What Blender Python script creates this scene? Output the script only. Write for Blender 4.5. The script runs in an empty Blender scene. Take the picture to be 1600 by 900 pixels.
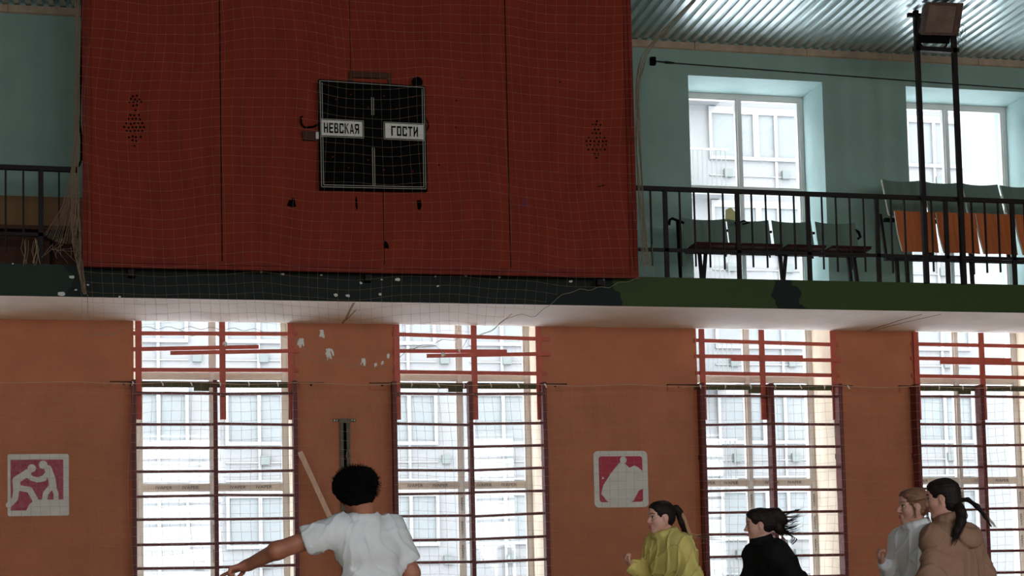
import bpy, math, random
import numpy as np
from mathutils import Vector, Matrix

random.seed(7)
np.random.seed(7)
SC = bpy.context.scene
COL = SC.collection

# ------------------------------------------------------------------ camera
CAM = np.array([0.0, -16.3235, 1.05])
YAW, PITCH, ROLL = 0.21275, 0.06491, -0.02294
FPX, PCX, PCY = 2363.14, 800.0, 757.68
_f = np.array([math.sin(YAW) * math.cos(PITCH), math.cos(YAW) * math.cos(PITCH), math.sin(PITCH)])
_r = np.array([math.cos(YAW), -math.sin(YAW), 0.0])
_u = np.cross(_r, _f)
_c, _s = math.cos(ROLL), math.sin(ROLL)
AX = np.array([_c * _r + _s * _u, -_s * _r + _c * _u, _f])          # right, up, forward
cam_data = bpy.data.cameras.new('camera')
cam_data.sensor_width = 36.0
cam_data.lens = FPX * 36.0 / 1600.0
cam_data.shift_y = (PCY - 450.0) / 1600.0
cam_data.clip_end = 300
cam = bpy.data.objects.new('camera', cam_data)
COL.objects.link(cam)
cam.matrix_world = Matrix(((AX[0][0], AX[1][0], -AX[2][0], CAM[0]), (AX[0][1], AX[1][1], -AX[2][1], CAM[1]),
                           (AX[0][2], AX[1][2], -AX[2][2], CAM[2]), (0, 0, 0, 1)))
SC.camera = cam


def at(x, y, Y):
    """point of the plane at depth Y that the photograph shows at pixel x, y (used to measure positions)"""
    d = np.array([(x - PCX) / FPX, -(y - PCY) / FPX, 1.0]) @ AX
    return CAM + d * ((Y - CAM[1]) / d[1])


# ------------------------------------------------------------------ sky, daylight, exposure
world = bpy.data.worlds.new('overcast_sky')
SC.world = world
world.use_nodes = True
wn = world.node_tree.nodes
wl = world.node_tree.links
bg = wn['Background']
tc = wn.new('ShaderNodeTexCoord')
nz = wn.new('ShaderNodeTexNoise')
nz.inputs['Scale'].default_value = 1.6
nz.inputs['Detail'].default_value = 4
rp = wn.new('ShaderNodeValToRGB')
rp.color_ramp.elements[0].color = (0.86, 0.91, 0.97, 1)
rp.color_ramp.elements[1].color = (0.97, 0.985, 1.0, 1)
wl.new(tc.outputs['Generated'], nz.inputs['Vector'])
wl.new(nz.outputs['Fac'], rp.inputs['Fac'])
wl.new(rp.outputs['Color'], bg.inputs['Color'])
bg.inputs['Strength'].default_value = 10.5

# added area lamps standing in for daylight of unseen windows opposite (behind the camera)
FRONT_WINDOWS = [(-5.5, 1.0, 5.4), (-0.5, 1.0, 5.4), (4.5, 1.0, 5.4), (9.5, 1.0, 5.4), (14.5, 1.0, 5.4)]
for (wx, z0, z1) in FRONT_WINDOWS:
    L = bpy.data.lights.new('window_daylight', 'AREA')
    L.shape = 'RECTANGLE'
    L.size, L.size_y = 2.9, z1 - z0
    L.energy = 380
    L.color = (0.93, 0.97, 1.0)
    lo = bpy.data.objects.new('window_daylight', L)
    COL.objects.link(lo)
    lo.location = (wx, -25.85, (z0 + z1) / 2)
    lo.rotation_euler = (math.radians(90), 0, 0)

vs = SC.view_settings
vs.view_transform = 'Standard'
vs.look = 'None'
vs.gamma = 1.0
vs.exposure = 0.0
vs.use_curve_mapping = False
SC.cycles.max_bounces = 10
SC.cycles.diffuse_bounces = 6
SC.cycles.transparent_max_bounces = 24
SC.cycles.sample_clamp_indirect = 6.0
SC.cycles.caustics_reflective = False
SC.cycles.caustics_refractive = False

# ------------------------------------------------------------------ materials
def lin(c):
    return tuple((v / 255 / 12.92) if v / 255 <= 0.04045 else ((v / 255 + 0.055) / 1.055) ** 2.4 for v in c)


MATS = {}


def mat(name, c, rough=0.6, metal=0.0, var=0.12, scale=6.0, bump=0.0, bscale=60.0, c2=None, spec=0.4, stretch=None, sheen=0.0):
    """procedural paint: colour with soft noise variation and fine relief"""
    if name in MATS:
        return MATS[name]
    m = bpy.data.materials.new(name)
    m.use_nodes = True
    n, l = m.node_tree.nodes, m.node_tree.links
    b = n['Principled BSDF']
    b.inputs['Roughness'].default_value = rough
    b.inputs['Metallic'].default_value = metal
    b.inputs['Specular IOR Level'].default_value = spec
    if sheen:
        b.inputs['Sheen Weight'].default_value = sheen
    a = lin(c)
    t = n.new('ShaderNodeTexCoord')
    mp = n.new('ShaderNodeMapping')
    l.new(t.outputs['Object'], mp.inputs['Vector'])
    if stretch:
        mp.inputs['Scale'].default_value = stretch
    nz = n.new('ShaderNodeTexNoise')
    nz.inputs['Scale'].default_value = scale
    nz.inputs['Detail'].default_value = 5
    nz.inputs['Roughness'].default_value = 0.6
    l.new(mp.outputs['Vector'], nz.inputs['Vector'])
    r = n.new('ShaderNodeValToRGB')
    e = lin(c2) if c2 else tuple(v * (1 - var) for v in a)
    f = a if c2 else tuple(min(1, v * (1 + var)) for v in a)
    r.color_ramp.elements[0].position = 0.32
    r.color_ramp.elements[1].position = 0.68
    r.color_ramp.elements[0].color = (*e, 1)
    r.color_ramp.elements[1].color = (*f, 1)
    l.new(nz.outputs['Fac'], r.inputs['Fac'])
    l.new(r.outputs['Color'], b.inputs['Base Color'])
    if bump:
        z2 = n.new('ShaderNodeTexNoise')
        z2.inputs['Scale'].default_value = bscale
        z2.inputs['Detail'].default_value = 3
        l.new(mp.outputs['Vector'], z2.inputs['Vector'])
        bp = n.new('ShaderNodeBump')
        bp.inputs['Strength'].default_value = bump
        bp.inputs['Distance'].default_value = 0.01
        l.new(z2.outputs['Fac'], bp.inputs['Height'])
        l.new(bp.outputs['Normal'], b.inputs['Normal'])
    MATS[name] = m
    return m


def glass_mat(name, tint, refl=0.05):
    m = bpy.data.materials.new(name)
    m.use_nodes = True
    n, l = m.node_tree.nodes, m.node_tree.links
    n.remove(n['Principled BSDF'])
    tr = n.new('ShaderNodeBsdfTransparent')
    tr.inputs['Color'].default_value = (*tint, 1)
    gl = n.new('ShaderNodeBsdfGlossy')
    gl.inputs['Roughness'].default_value = 0.03
    mx = n.new('ShaderNodeMixShader')
    mx.inputs['Fac'].default_value = refl
    l.new(tr.outputs[0], mx.inputs[1])
    l.new(gl.outputs[0], mx.inputs[2])
    l.new(mx.outputs[0], n['Material Output'].inputs['Surface'])
    MATS[name] = m
    return m


M_ORANGE = mat('orange_wall_paint', (175, 107, 75), 0.6, spec=0.2, var=0.10, scale=2.2, bump=0.15, bscale=90)
M_TEAL = mat('teal_wall_paint', (128, 152, 142), 0.65, spec=0.2, var=0.08, scale=1.6, bump=0.15, bscale=90)
M_REVEAL_LOW = mat('cream_reveal_plaster', (222, 208, 190), 0.7, var=0.06, scale=5, bump=0.3, bscale=40)
M_REVEAL_UP = mat('pale_blue_reveal_paint', (150, 174, 172), 0.65, var=0.05, scale=5, bump=0.2, bscale=40)  # wall teal lightened: strong window light put into the colour
M_PLASTER = mat('white_soffit_plaster', (236, 232, 230), 0.8, spec=0.1, var=0.06, scale=2.5, bump=0.25, bscale=50)
M_CONCRETE = mat('bare_concrete_band', (160, 140, 118), 0.85, var=0.15, scale=9, bump=0.5, bscale=70)
M_CEIL = mat('galvanised_ceiling_sheet', (208, 218, 218), 0.34, metal=0.9, var=0.10, scale=1.3, spec=0.5)
M_FLOOR = mat('varnished_floor_wood', (206, 174, 136), 0.25, var=0.12, scale=3, stretch=(0.4, 6, 1))
M_BOARD = mat('red_board_paint', (122, 42, 26), 0.7, spec=0.12, var=0.13, scale=2.6, bump=0.2, bscale=120, stretch=(2.4, 1, 0.7))
M_BOARDTRIM = mat('dark_red_trim_paint', (112, 32, 20), 0.6, var=0.2, scale=8, spec=0.15)
M_MAROON = mat('maroon_bar_paint', (92, 34, 31), 0.5, spec=0.25, var=0.18, scale=14)
M_SLAT = mat('orange_red_slat_paint', (176, 76, 56), 0.55, var=0.12, scale=12)
M_OLIVE = mat('olive_rail_paint', (84, 80, 56), 0.6, spec=0.15, var=0.15, scale=20)
M_IRON = mat('dark_iron_paint', (27, 20, 19), 0.6, var=0.2, scale=25, spec=0.15)
M_BLACK = mat('black_enamel', (5, 5, 6), 0.8, var=0.2, scale=10, spec=0.05)
M_HOLE = mat('dark_hole', (8, 5, 4), 0.9, var=0.2, scale=10, spec=0.05)
M_WHITE = mat('white_sign_paint', (205, 202, 194), 0.6, var=0.08, scale=9)
M_PVC = mat('white_window_plastic', (206, 202, 198), 0.35, var=0.04, scale=5)
M_FILM = mat('beige_protective_film', (196, 186, 174), 0.5, var=0.06, scale=14)
M_PRINT = mat('grey_print', (66, 62, 62), 0.7, var=0.05)
M_RED = mat('crimson_sign_paint', (164, 22, 52), 0.55, var=0.15, scale=16)
M_REDFADE = mat('faded_crimson_paint', (176, 92, 104), 0.65, scale=22, c2=(140, 40, 62))
M_TWINE = mat('beige_net_twine', (150, 128, 106), 0.85, var=0.1, scale=20)
M_TWINE2 = mat('dull_net_twine', (176, 142, 118), 0.85, var=0.1, scale=20)
M_ROPE = mat('grey_rope', (150, 138, 118), 0.9, var=0.2, scale=40, bump=0.5, bscale=200)
M_RAG = mat('white_rag', (232, 228, 222), 0.9, var=0.06, scale=20)
M_SEATGREEN = mat('grey_green_plywood', (98, 116, 106), 0.5, var=0.08, scale=3, stretch=(8, 1, 0.5))
M_SEATORANGE = mat('orange_plywood', (182, 96, 48), 0.6, var=0.12, scale=4, stretch=(5, 1, 0.6))
M_SEATEDGE = mat('pale_plywood_edge', (200, 196, 182), 0.6, var=0.08, scale=10)
M_SEATRED = mat('dark_red_seat', (52, 18, 18), 0.65, spec=0.15, var=0.15, scale=6)
M_OCHRE = mat('ochre_panel_paint', (112, 76, 32), 0.6, var=0.12, scale=3)
M_BROWN = mat('brown_bench_wood', (66, 40, 28), 0.7, spec=0.15, var=0.2, scale=5, stretch=(1, 1, 5))
M_STEEL = mat('dull_steel', (92, 88, 74), 0.6, spec=0.15, metal=0.1, var=0.15, scale=18)
M_CHROME = mat('bright_steel', (210, 206, 200), 0.25, metal=0.9, var=0.05)
M_BATTEN = mat('raw_pale_wood', (206, 168, 142), 0.7, var=0.12, scale=6, stretch=(6, 6, 1))
M_RUST = mat('rusty_lamp_housing', (92, 66, 56), 0.55, metal=0.2, scale=12, c2=(54, 32, 28))
M_LAMPGLASS = mat('dusty_lamp_glass', (98, 78, 66), 0.3, var=0.25, scale=7, spec=0.6)
M_FACADE = mat('pale_facade_panel', (103, 103, 104), 0.8, var=0.03, scale=0.6)
M_FACADE2 = mat('white_facade_frame', (116, 116, 117), 0.6, var=0.02, scale=2)
M_FACADEGLASS = mat('far_window_glass', (104, 107, 108), 0.7, spec=0.05, var=0.08, scale=0.5)
M_FACADEDARK = mat('vent_grey', (86, 91, 90), 0.8, var=0.05)
M_SNOW = mat('snowy_ground', (236, 238, 242), 0.9, var=0.04, scale=0.4)
M_GLASS = glass_mat('window_glass', (0.95, 0.97, 0.97), 0.04)


def fascia_mat():
    """two greens of paint with a ragged border, darker towards the board"""
    m = bpy.data.materials.new('green_fascia_paint')
    m.use_nodes = True
    n, l = m.node_tree.nodes, m.node_tree.links
    b = n['Principled BSDF']
    b.inputs['Roughness'].default_value = 0.6
    b.inputs['Specular IOR Level'].default_value = 0.15
    t = n.new('ShaderNodeTexCoord')
    sx = n.new('ShaderNodeSeparateXYZ')
    l.new(t.outputs['Object'], sx.inputs[0])
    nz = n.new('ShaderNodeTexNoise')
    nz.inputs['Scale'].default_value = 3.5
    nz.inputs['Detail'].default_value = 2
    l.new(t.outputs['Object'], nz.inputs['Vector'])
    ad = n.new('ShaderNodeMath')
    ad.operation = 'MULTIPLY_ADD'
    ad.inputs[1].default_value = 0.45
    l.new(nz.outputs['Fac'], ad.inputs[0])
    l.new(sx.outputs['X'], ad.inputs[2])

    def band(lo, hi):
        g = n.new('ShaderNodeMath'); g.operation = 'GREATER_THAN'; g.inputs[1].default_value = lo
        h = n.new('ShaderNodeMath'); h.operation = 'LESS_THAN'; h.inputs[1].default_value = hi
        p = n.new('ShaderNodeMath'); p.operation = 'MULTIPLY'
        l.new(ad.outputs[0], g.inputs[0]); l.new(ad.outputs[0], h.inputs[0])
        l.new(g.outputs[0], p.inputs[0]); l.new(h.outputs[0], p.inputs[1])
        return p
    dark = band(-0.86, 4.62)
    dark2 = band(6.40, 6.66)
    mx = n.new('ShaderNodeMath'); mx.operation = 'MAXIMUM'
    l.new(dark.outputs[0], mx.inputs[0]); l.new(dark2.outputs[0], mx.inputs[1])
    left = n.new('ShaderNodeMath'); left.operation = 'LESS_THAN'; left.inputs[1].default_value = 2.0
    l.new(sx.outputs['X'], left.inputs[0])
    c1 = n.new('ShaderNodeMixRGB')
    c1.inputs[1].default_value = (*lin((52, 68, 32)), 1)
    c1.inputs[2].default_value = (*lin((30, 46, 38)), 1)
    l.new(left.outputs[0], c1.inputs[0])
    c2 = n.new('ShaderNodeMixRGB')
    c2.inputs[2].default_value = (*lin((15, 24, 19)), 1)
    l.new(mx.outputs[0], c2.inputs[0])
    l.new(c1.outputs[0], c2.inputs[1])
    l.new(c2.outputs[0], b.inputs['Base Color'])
    return m


M_FASCIA = fascia_mat()

# ------------------------------------------------------------------ mesh helpers
OFF = {}


class MB:
    def __init__(self):
        self.v, self.f, self.m = [], [], []

    def add(self, vs, fs, mi=0):
        k = len(self.v)
        self.v += [tuple(map(float, p)) for p in vs]
        self.f += [tuple(i + k for i in q) for q in fs]
        self.m += [mi] * len(fs)
        return self

    def box(self, x0, x1, y0, y1, z0, z1, mi=0):
        return self.add([(x0, y0, z0), (x1, y0, z0), (x1, y1, z0), (x0, y1, z0), (x0, y0, z1), (x1, y0, z1), (x1, y1, z1), (x0, y1, z1)],
                        [(0, 3, 2, 1), (4, 5, 6, 7), (0, 1, 5, 4), (1, 2, 6, 5), (2, 3, 7, 6), (3, 0, 4, 7)], mi)

    def beam(self, a, b, w, d, up=(0, 1, 0), mi=0):
        """rectangular bar from a to b, width w across, depth d along 'up'"""
        a, b = np.array(a, float), np.array(b, float)
        t = b - a
        t /= np.linalg.norm(t)
        u = np.array(up, float)
        u -= t * (u @ t)
        u /= np.linalg.norm(u)
        s = np.cross(t, u)
        vs = [p + s * sx * w / 2 + u * sy * d / 2 for p in (a, b) for sx, sy in ((-1, -1), (1, -1), (1, 1), (-1, 1))]
        return self.add(vs, [(0, 1, 2, 3), (7, 6, 5, 4), (0, 4, 5, 1), (1, 5, 6, 2), (2, 6, 7, 3), (3, 7, 4, 0)], mi)

    def tube(self, pts, r, n=6, cap=True, mi=0, flat=None):
        P = np.array(pts, float)
        R = np.full(len(P), r, float) if np.isscalar(r) else np.array(r, float)
        T = np.gradient(P, axis=0)
        T /= np.linalg.norm(T, axis=1)[:, None] + 1e-12
        ref = np.array([0.31, 0.17, 0.93]) if abs(T[0] @ np.array([0.31, 0.17, 0.93])) < 0.9 else np.array([1.0, 0, 0])
        vs = []
        for p, t, rr in zip(P, T, R):
            u = np.cross(t, ref); u /= np.linalg.norm(u) + 1e-12
            w = np.cross(t, u)
            for k in range(n):
                a = 2 * math.pi * k / n
                vs.append(p + rr * (math.cos(a) * u + math.sin(a) * w))
        fs = [(i * n + k, i * n + (k + 1) % n, (i + 1) * n + (k + 1) % n, (i + 1) * n + k) for i in range(len(P) - 1) for k in range(n)]
        if cap:
            fs += [tuple(range(n - 1, -1, -1)), tuple((len(P) - 1) * n + k for k in range(n))]
        return self.add(vs, fs, mi)

    def prism(self, outline, y0, y1, mi=0):
        """outline in X, Z extruded from y0 (front) to y1"""
        n = len(outline)
        vs = [(x, y0, z) for x, z in outline] + [(x, y1, z) for x, z in outline]
        area = sum(outline[i][0] * outline[(i + 1) % n][1] - outline[(i + 1) % n][0] * outline[i][1] for i in range(n))
        o = list(range(n))
        if area < 0:
            o = o[::-1]
        fs = [tuple(o), tuple(n + i for i in o[::-1])] + [(o[i], n + o[i], n + o[(i + 1) % n], o[(i + 1) % n]) for i in range(n)]
        return self.add(vs, fs, mi)

    def ball(self, c, r, n=10, m=7, axes=None, mi=0):
        r = (r, r, r) if np.isscalar(r) else r
        A = np.eye(3) if axes is None else np.array(axes, float)
        c = np.array(c, float)
        vs = [c + A.T @ np.array([0, 0, r[2]])]
        for j in range(1, m):
            th = math.pi * j / m
            for k in range(n):
                ph = 2 * math.pi * k / n
                vs.append(c + A.T @ np.array([r[0] * math.sin(th) * math.cos(ph), r[1] * math.sin(th) * math.sin(ph), r[2] * math.cos(th)]))
        vs.append(c + A.T @ np.array([0, 0, -r[2]]))
        fs = [(0, 1 + k, 1 + (k + 1) % n) for k in range(n)]
        for j in range(m - 2):
            fs += [(1 + j * n + k, 1 + (j + 1) * n + k, 1 + (j + 1) * n + (k + 1) % n, 1 + j * n + (k + 1) % n) for k in range(n)]
        e = len(vs) - 1
        fs += [(e, 1 + (m - 2) * n + (k + 1) % n, 1 + (m - 2) * n + k) for k in range(n)]
        return self.add(vs, fs, mi)

    def mesh(self, name, mats, off=(0, 0, 0), smooth=False):
        me = bpy.data.meshes.new(name)
        o = np.array(off, float)
        me.from_pydata([tuple(np.array(p) - o) for p in self.v], [], self.f)
        for mm in (mats if isinstance(mats, (list, tuple)) else [mats]):
            me.materials.append(mm)
        if any(self.m):
            me.polygons.foreach_set('material_index', self.m)
        if smooth:
            me.polygons.foreach_set('use_smooth', [True] * len(self.f))
        me.update()
        return me

    def build(self, name, mats, parent=None, smooth=False, base=None):
        """links the collected shapes as ONE object; origin is the parent's root, or 'base' for a top-level mesh"""
        off = OFF[parent.name] if parent is not None else (base if base is not None else (0, 0, 0))
        o = bpy.data.objects.new(name, self.mesh(name, mats, off, smooth))
        COL.objects.link(o)
        if parent is not None:
            o.parent = parent
        else:
            o.location = off
        OFF[o.name] = off
        return o


def link_mesh(name, me, parent=None, loc=(0, 0, 0)):
    o = bpy.data.objects.new(name, me)
    COL.objects.link(o)
    o.parent = parent
    o.location = loc
    OFF[o.name] = OFF[parent.name] if parent is not None else loc
    return o


def tag(o, label=None, cat=None, group=None, kind=None):
    if label: o['label'] = label
    if cat: o['category'] = cat
    if group: o['group'] = group
    if kind: o['kind'] = kind
    return o


def thing(name, label, cat, loc, group=None):
    o = bpy.data.objects.new(name, None)
    COL.objects.link(o)
    o.location = loc
    o.empty_display_size = 0.1
    OFF[o.name] = loc
    return tag(o, label, cat, group)


def structure(o, label=None):
    o['kind'] = 'structure'
    if label: o['label'] = label
    return o


def text_outline(s, bold=0.0):
    cu = bpy.data.curves.new('lettering', 'FONT')
    cu.body = s
    cu.offset = bold
    cu.extrude = 0.02
    to = bpy.data.objects.new('lettering_source', cu)
    COL.objects.link(to)
    dg = bpy.context.evaluated_depsgraph_get()
    dg.update()
    me = bpy.data.meshes.new_from_object(to.evaluated_get(dg))
    bpy.data.objects.remove(to)
    return me


def lettering(name, s, x0, x1, z0, z1, y, material, parent, bold=0.0, rot=False):
    """flat printed word filling the rectangle on a plane facing -Y"""
    me = text_outline(s, bold)
    co = np.array([v.co[:] for v in me.vertices])
    lo, hi = co.min(0), co.max(0)
    q = (co - lo) / (hi - lo + 1e-9)
    off = np.array(OFF[parent.name])
    if rot:      # reads upwards
        X = x1 - q[:, 1] * (x1 - x0); Z = z0 + q[:, 0] * (z1 - z0)
    else:
        X = x0 + q[:, 0] * (x1 - x0); Z = z0 + q[:, 1] * (z1 - z0)
    Y = y - 0.002 * q[:, 2]
    for v, p in zip(me.vertices, np.stack([X, Y, Z], 1) - off):
        v.co = p
    me.materials.clear()
    me.materials.append(material)
    me.update()
    return link_mesh(name, me, parent)

# ------------------------------------------------------------------ the hall: floor, walls, balcony, ceiling
X0, X1, YF, TH = -9.0, 18.0, -26.0, 0.85
ZC = 7.26                                        # underside of the ceiling sheets
SOFFIT, DECK, FRONT = 3.91, 4.21, -1.3
BAYS = [(-4.01, -2.36), (-0.53, 1.12), (2.24, 3.89), (5.72, 7.38), (8.45, 10.10), (11.6, 13.25)]
LOW = (0.8, 4.15)
UPB = [3, 4, 5]
UP = (4.45, 6.87)

structure(MB().box(X0 - .3, X1 + .3, YF - .3, 0.0, -.15, 0).build('floor', M_FLOOR))
structure(MB().box(-60, 90, TH, 25.0, -.75, -.6).build('ground', M_SNOW))
structure(MB().box(X0 - .3, X0, YF, TH, 0, ZC + .3).build('wall_left', M_TEAL))
structure(MB().box(X1, X1 + .3, YF, TH, 0, ZC + .3).build('wall_right', M_TEAL))


def holed_wall(xs, zs, holes, y0, y1):
    """box grid wall with openings; returns MB"""
    m = MB()
    for i in range(len(xs) - 1):
        j = 0
        while j < len(zs) - 1:
            xm = (xs[i] + xs[i + 1]) / 2
            solid = lambda q: not any(a < xm < b and c < (zs[q] + zs[q + 1]) / 2 < d for a, b, c, d in holes)
            if solid(j):
                k = j
                while k + 1 < len(zs) - 1 and solid(k + 1) and zs[k + 1] != DECK:
                    k += 1
                m.box(xs[i], xs[i + 1], y0, y1, zs[j], zs[k + 1])
                j = k + 1
            else:
                j += 1
    return m


holes = [(a, b, *LOW) for a, b in BAYS] + [(BAYS[i][0], BAYS[i][1], *UP) for i in UPB]
xs = sorted({X0, X1, *[v for b in BAYS for v in b]})
wb = holed_wall(xs, sorted({-.6, ZC + .3, DECK, *LOW, *UP}), holes, 0.0, TH)
me = wb.mesh('wall_back', [M_ORANGE, M_TEAL, M_REVEAL_LOW, M_REVEAL_UP])
for p in me.polygons:
    up = p.center.z > DECK
    p.material_index = (1 if up else 0) if abs(p.normal.y) > .5 else (3 if up else 2)
structure(link_mesh('wall_back', me))
wf = holed_wall(sorted({X0, X1, *[v for w in FRONT_WINDOWS for v in (w[0] - 1.5, w[0] + 1.5)]}), [0, 1.0, 5.4, ZC + .3],
                [(w[0] - 1.5, w[0] + 1.5, w[1], w[2]) for w in FRONT_WINDOWS], YF - .3, YF)
structure(wf.build('wall_front', M_TEAL))
fm = bpy.data.materials.new('frosted_glass')  # for panes added in the unseen openings to hold back sky light
fm.use_nodes = True
fm.node_tree.nodes.remove(fm.node_tree.nodes['Principled BSDF'])
ft = fm.node_tree.nodes.new('ShaderNodeBsdfTranslucent')
ft.inputs['Color'].default_value = (.10, .10, .10, 1)
fm.node_tree.links.new(ft.outputs[0], fm.node_tree.nodes['Material Output'].inputs['Surface'])
for k_, w in enumerate(FRONT_WINDOWS):
    structure(MB().box(w[0] - 1.5, w[0] + 1.5, YF - .1, YF - .08, w[1], w[2]).build('window_%d' % (k_ + 21), fm))

# corrugated ceiling sheets, ribs running towards the camera
m = MB()
pitch = 0.117
n = int((X1 - X0) / pitch)
prof = []
for i in range(n + 1):
    x = X0 + i * pitch
    prof += [(x, ZC + .035), (x + .022, ZC), (x + .075, ZC), (x + .097, ZC + .035)]
k = len(prof)
m.add([(x, YF, z) for x, z in prof] + [(x, TH, z) for x, z in prof], [(i, i + 1, k + i + 1, k + i) for i in range(k - 1)])
m.box(X0 - .3, X1 + .3, YF - .3, TH, ZC + .06, ZC + .16)
structure(m.build('ceiling', M_CEIL), 'corrugated galvanised metal ceiling')
# bare concrete band under the ceiling, in blocks with open joints
root = structure(MB().box(X0, X1, -.012, 0, 7.165, 7.255).build('trim_1', M_CONCRETE), 'bare concrete band under the corrugated ceiling')
x = -3.0
while x < 12:
    w = 1.05 + .5 * random.random()
    q = [(x + .003, 7.172), (x + w - .003, 7.172)]
    for t in range(9, -1, -1):
        q.append((x + .003 + (w - .006) * t / 9, 7.248 + random.uniform(-.010, .008)))
    MB().prism(q, -.028, -.012).build('block', M_CONCRETE, root)
    x += w

# balcony slab, deck and green fascia
sl = structure(MB().box(X0, X1, FRONT + .012, 0, SOFFIT, DECK).build('balcony_slab', M_PLASTER), 'white plastered underside of the balcony')
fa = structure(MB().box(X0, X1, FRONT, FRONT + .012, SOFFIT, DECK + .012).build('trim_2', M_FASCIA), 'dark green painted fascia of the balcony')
# flaked paint chips on the fascia
for (px, py, s) in [(113, 433, 9), (97, 459, 11), (119, 453, 5), (137, 445, 4), (408, 425, 4), (442, 428, 5), (502, 430, 4), (564, 442, 5), (596, 437, 4), (621, 437, 8), (680, 432, 4), (684, 447, 4),
                    (728, 431, 5), (780, 433, 5), (892, 440, 6), (943, 437, 5), (525, 461, 7), (543, 462, 8), (594, 460, 6), (20, 412, 3), (187, 464, 4)]:
    c = at(px, py, FRONT)
    r = s / 330
    q = []
    for t in range(7):
        a = 2 * math.pi * t / 7
        rr = r * random.uniform(.6, 1.2)
        q.append((c[0] + rr * 1.1 * math.cos(a), c[2] + rr * .8 * math.sin(a)))
    MB().prism(q, FRONT - .004, FRONT).build('paint_chip', M_WHITE, fa)
# cracks across the soffit, plaster standing off along them
for pts, w in [([(535, 505), (541, 497), (546, 486), (553, 473)], .022), ([(541, 500), (556, 484)], .012), ([(1347, 519), (1385, 507), (1410, 499), (1440, 491)], .014), ([(1360, 517), (1420, 502), (1470, 491)], .008)]:
    P = []
    for (px, py) in pts:
        d = np.array([(px - PCX) / FPX, -(py - PCY) / FPX, 1.0]) @ AX
        P.append(CAM + d * ((SOFFIT - CAM[2]) / d[2]))
    c = MB()
    for a, b in zip(P[:-1], P[1:]):
        c.beam(a, b, w, .008, up=(0, 0, 1))
    c.build('crack', M_CONCRETE, sl)

# upper wall, left of the board: ochre dado and a brown bench behind the railing
structure(MB().box(-8.5, -0.2, -.02, 0, DECK, 5.21).build('trim_3', M_OCHRE), 'ochre painted dado on the balcony wall')
b = thing('wooden_bench', 'low brown wooden bench behind the balcony railing left of the red board', 'bench', (-2.0, -.9, DECK))
MB().box(-2.95, -1.02, -1.05, -.72, 4.62, 4.66).build('seat', M_BROWN, b)
MB().box(-2.9, -1.06, -.74, -.71, 4.5, 4.62).build('rail', M_BROWN, b)
for x in (-2.8, -2.0, -1.35):
    MB().box(x, x + .06, -1.03, -.74, DECK, 4.62).build('leg', M_BROWN, b)
for x0_, x1_ in ((-2.72, -2.08), (-1.9, -1.42), (-1.26, -1.06)):
    MB().box(x0_, x1_, -.80, -.78, DECK + .02, 4.5).build('panel', M_BROWN, b)

# ------------------------------------------------------------------ windows
def window(idx, a, b, z0, z1, tr, lower):
    y0, y1, f = .58, .66, .055
    root = structure(MB().box(a, b, y0 - .04, y1 + .05, z0 - .03, z0).build('window_%d' % idx, M_PVC))
    frame = MB()
    for (p, q, r, s) in ((a, a + f, z0, z1), (b - f, b, z0, z1), (a + f, b - f, z0, z0 + f), (a + f, b - f, z1 - f, z1)):
        frame.box(p, q, y0, y1, r, s)
    frame.build('frame', M_PVC, root)
    c = (a + b) / 2
    mu = MB().box(c - .022, c + .022, y0 - .008, y1, z0 + f, z1 - f).build('mullion', M_PVC, root)
    zz = [z0 + f] + [v for v in tr] + [z1 - f]
    for v in tr:
        for (p, q) in ((a + f, c - .022), (c + .022, b - f)):
            MB().box(p, q, y0 - .006, y1, v - .027, v + .027).build('transom', M_FILM if lower else M_PVC, root)
    g = .018
    for (p, q) in ((a + f, c - .022), (c + .022, b - f)):
        for k in range(len(zz) - 1):
            lo = zz[k] + (.027 if k else 0)
            hi = zz[k + 1] - (.027 if k < len(zz) - 2 else 0)
            s = MB()
            for (r1, r2, r3, r4) in ((p, p + g, lo, hi), (q - g, q, lo, hi), (p + g, q - g, lo, lo + g), (p + g, q - g, hi - g, hi)):
                s.box(r1, r2, y0 + .012, y1 - .01, r3, r4)
            so = s.build('sash', M_PVC, root)
            MB().box(p + g, q - g, .618, .624, lo + g, hi - g).build('pane', M_GLASS, so)
    return root, c


TR1, TR2 = 2.176, 3.41
for i, (a, b) in enumerate(BAYS):
    w, c = window(i + 1, a, b, LOW[0], LOW[1], [TR1, TR2], True)
    if 1 <= i <= 4:
        # film printed with the maker's name on the lower transom and down the mullion
        lt = [t for t in (.22, .62)]
        for (p, q) in ((a + .07, c - .04), (c + .04, b - .07)):
            for t in lt:
                xx = p + (q - p) * t
                lettering('lettering', 'IVAPER', xx - .02, xx + .155, TR1 - .017, TR1 + .017, .5735, M_PRINT, w)
        for xx in (c, b - .035):
            yy = .5715 if xx == c else .5795
            if i < 3 and xx != c: continue
            for zc in (1.35, 1.62, 1.89):
                lettering('lettering', 'IVAPER', xx - .012, xx + .012, zc, zc + .15, yy, M_PRINT, w, rot=True)
k = len(BAYS)
for j, i in enumerate(UPB):
    a, b = BAYS[i]
    window(k + j + 1, a, b, UP[0], UP[1], [5.70], False)

# ------------------------------------------------------------------ pale building across the yard
FY = 25.0
bl = thing('apartment_building', 'pale panel apartment building with glazed loggias seen through the hall windows', 'building', (10, FY, -.6))
MB().box(-40, 62, FY, FY + 3, -.6, 22).build('wall', M_FACADE, bl)
GZ = [2.2 + 2.79 * q for q in range(-1, 7)]
PER = 6.75


def shared(name, mesh_cache, key, make):
    if key not in mesh_cache:
        mesh_cache[key] = make()
    return mesh_cache[key]


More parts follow.
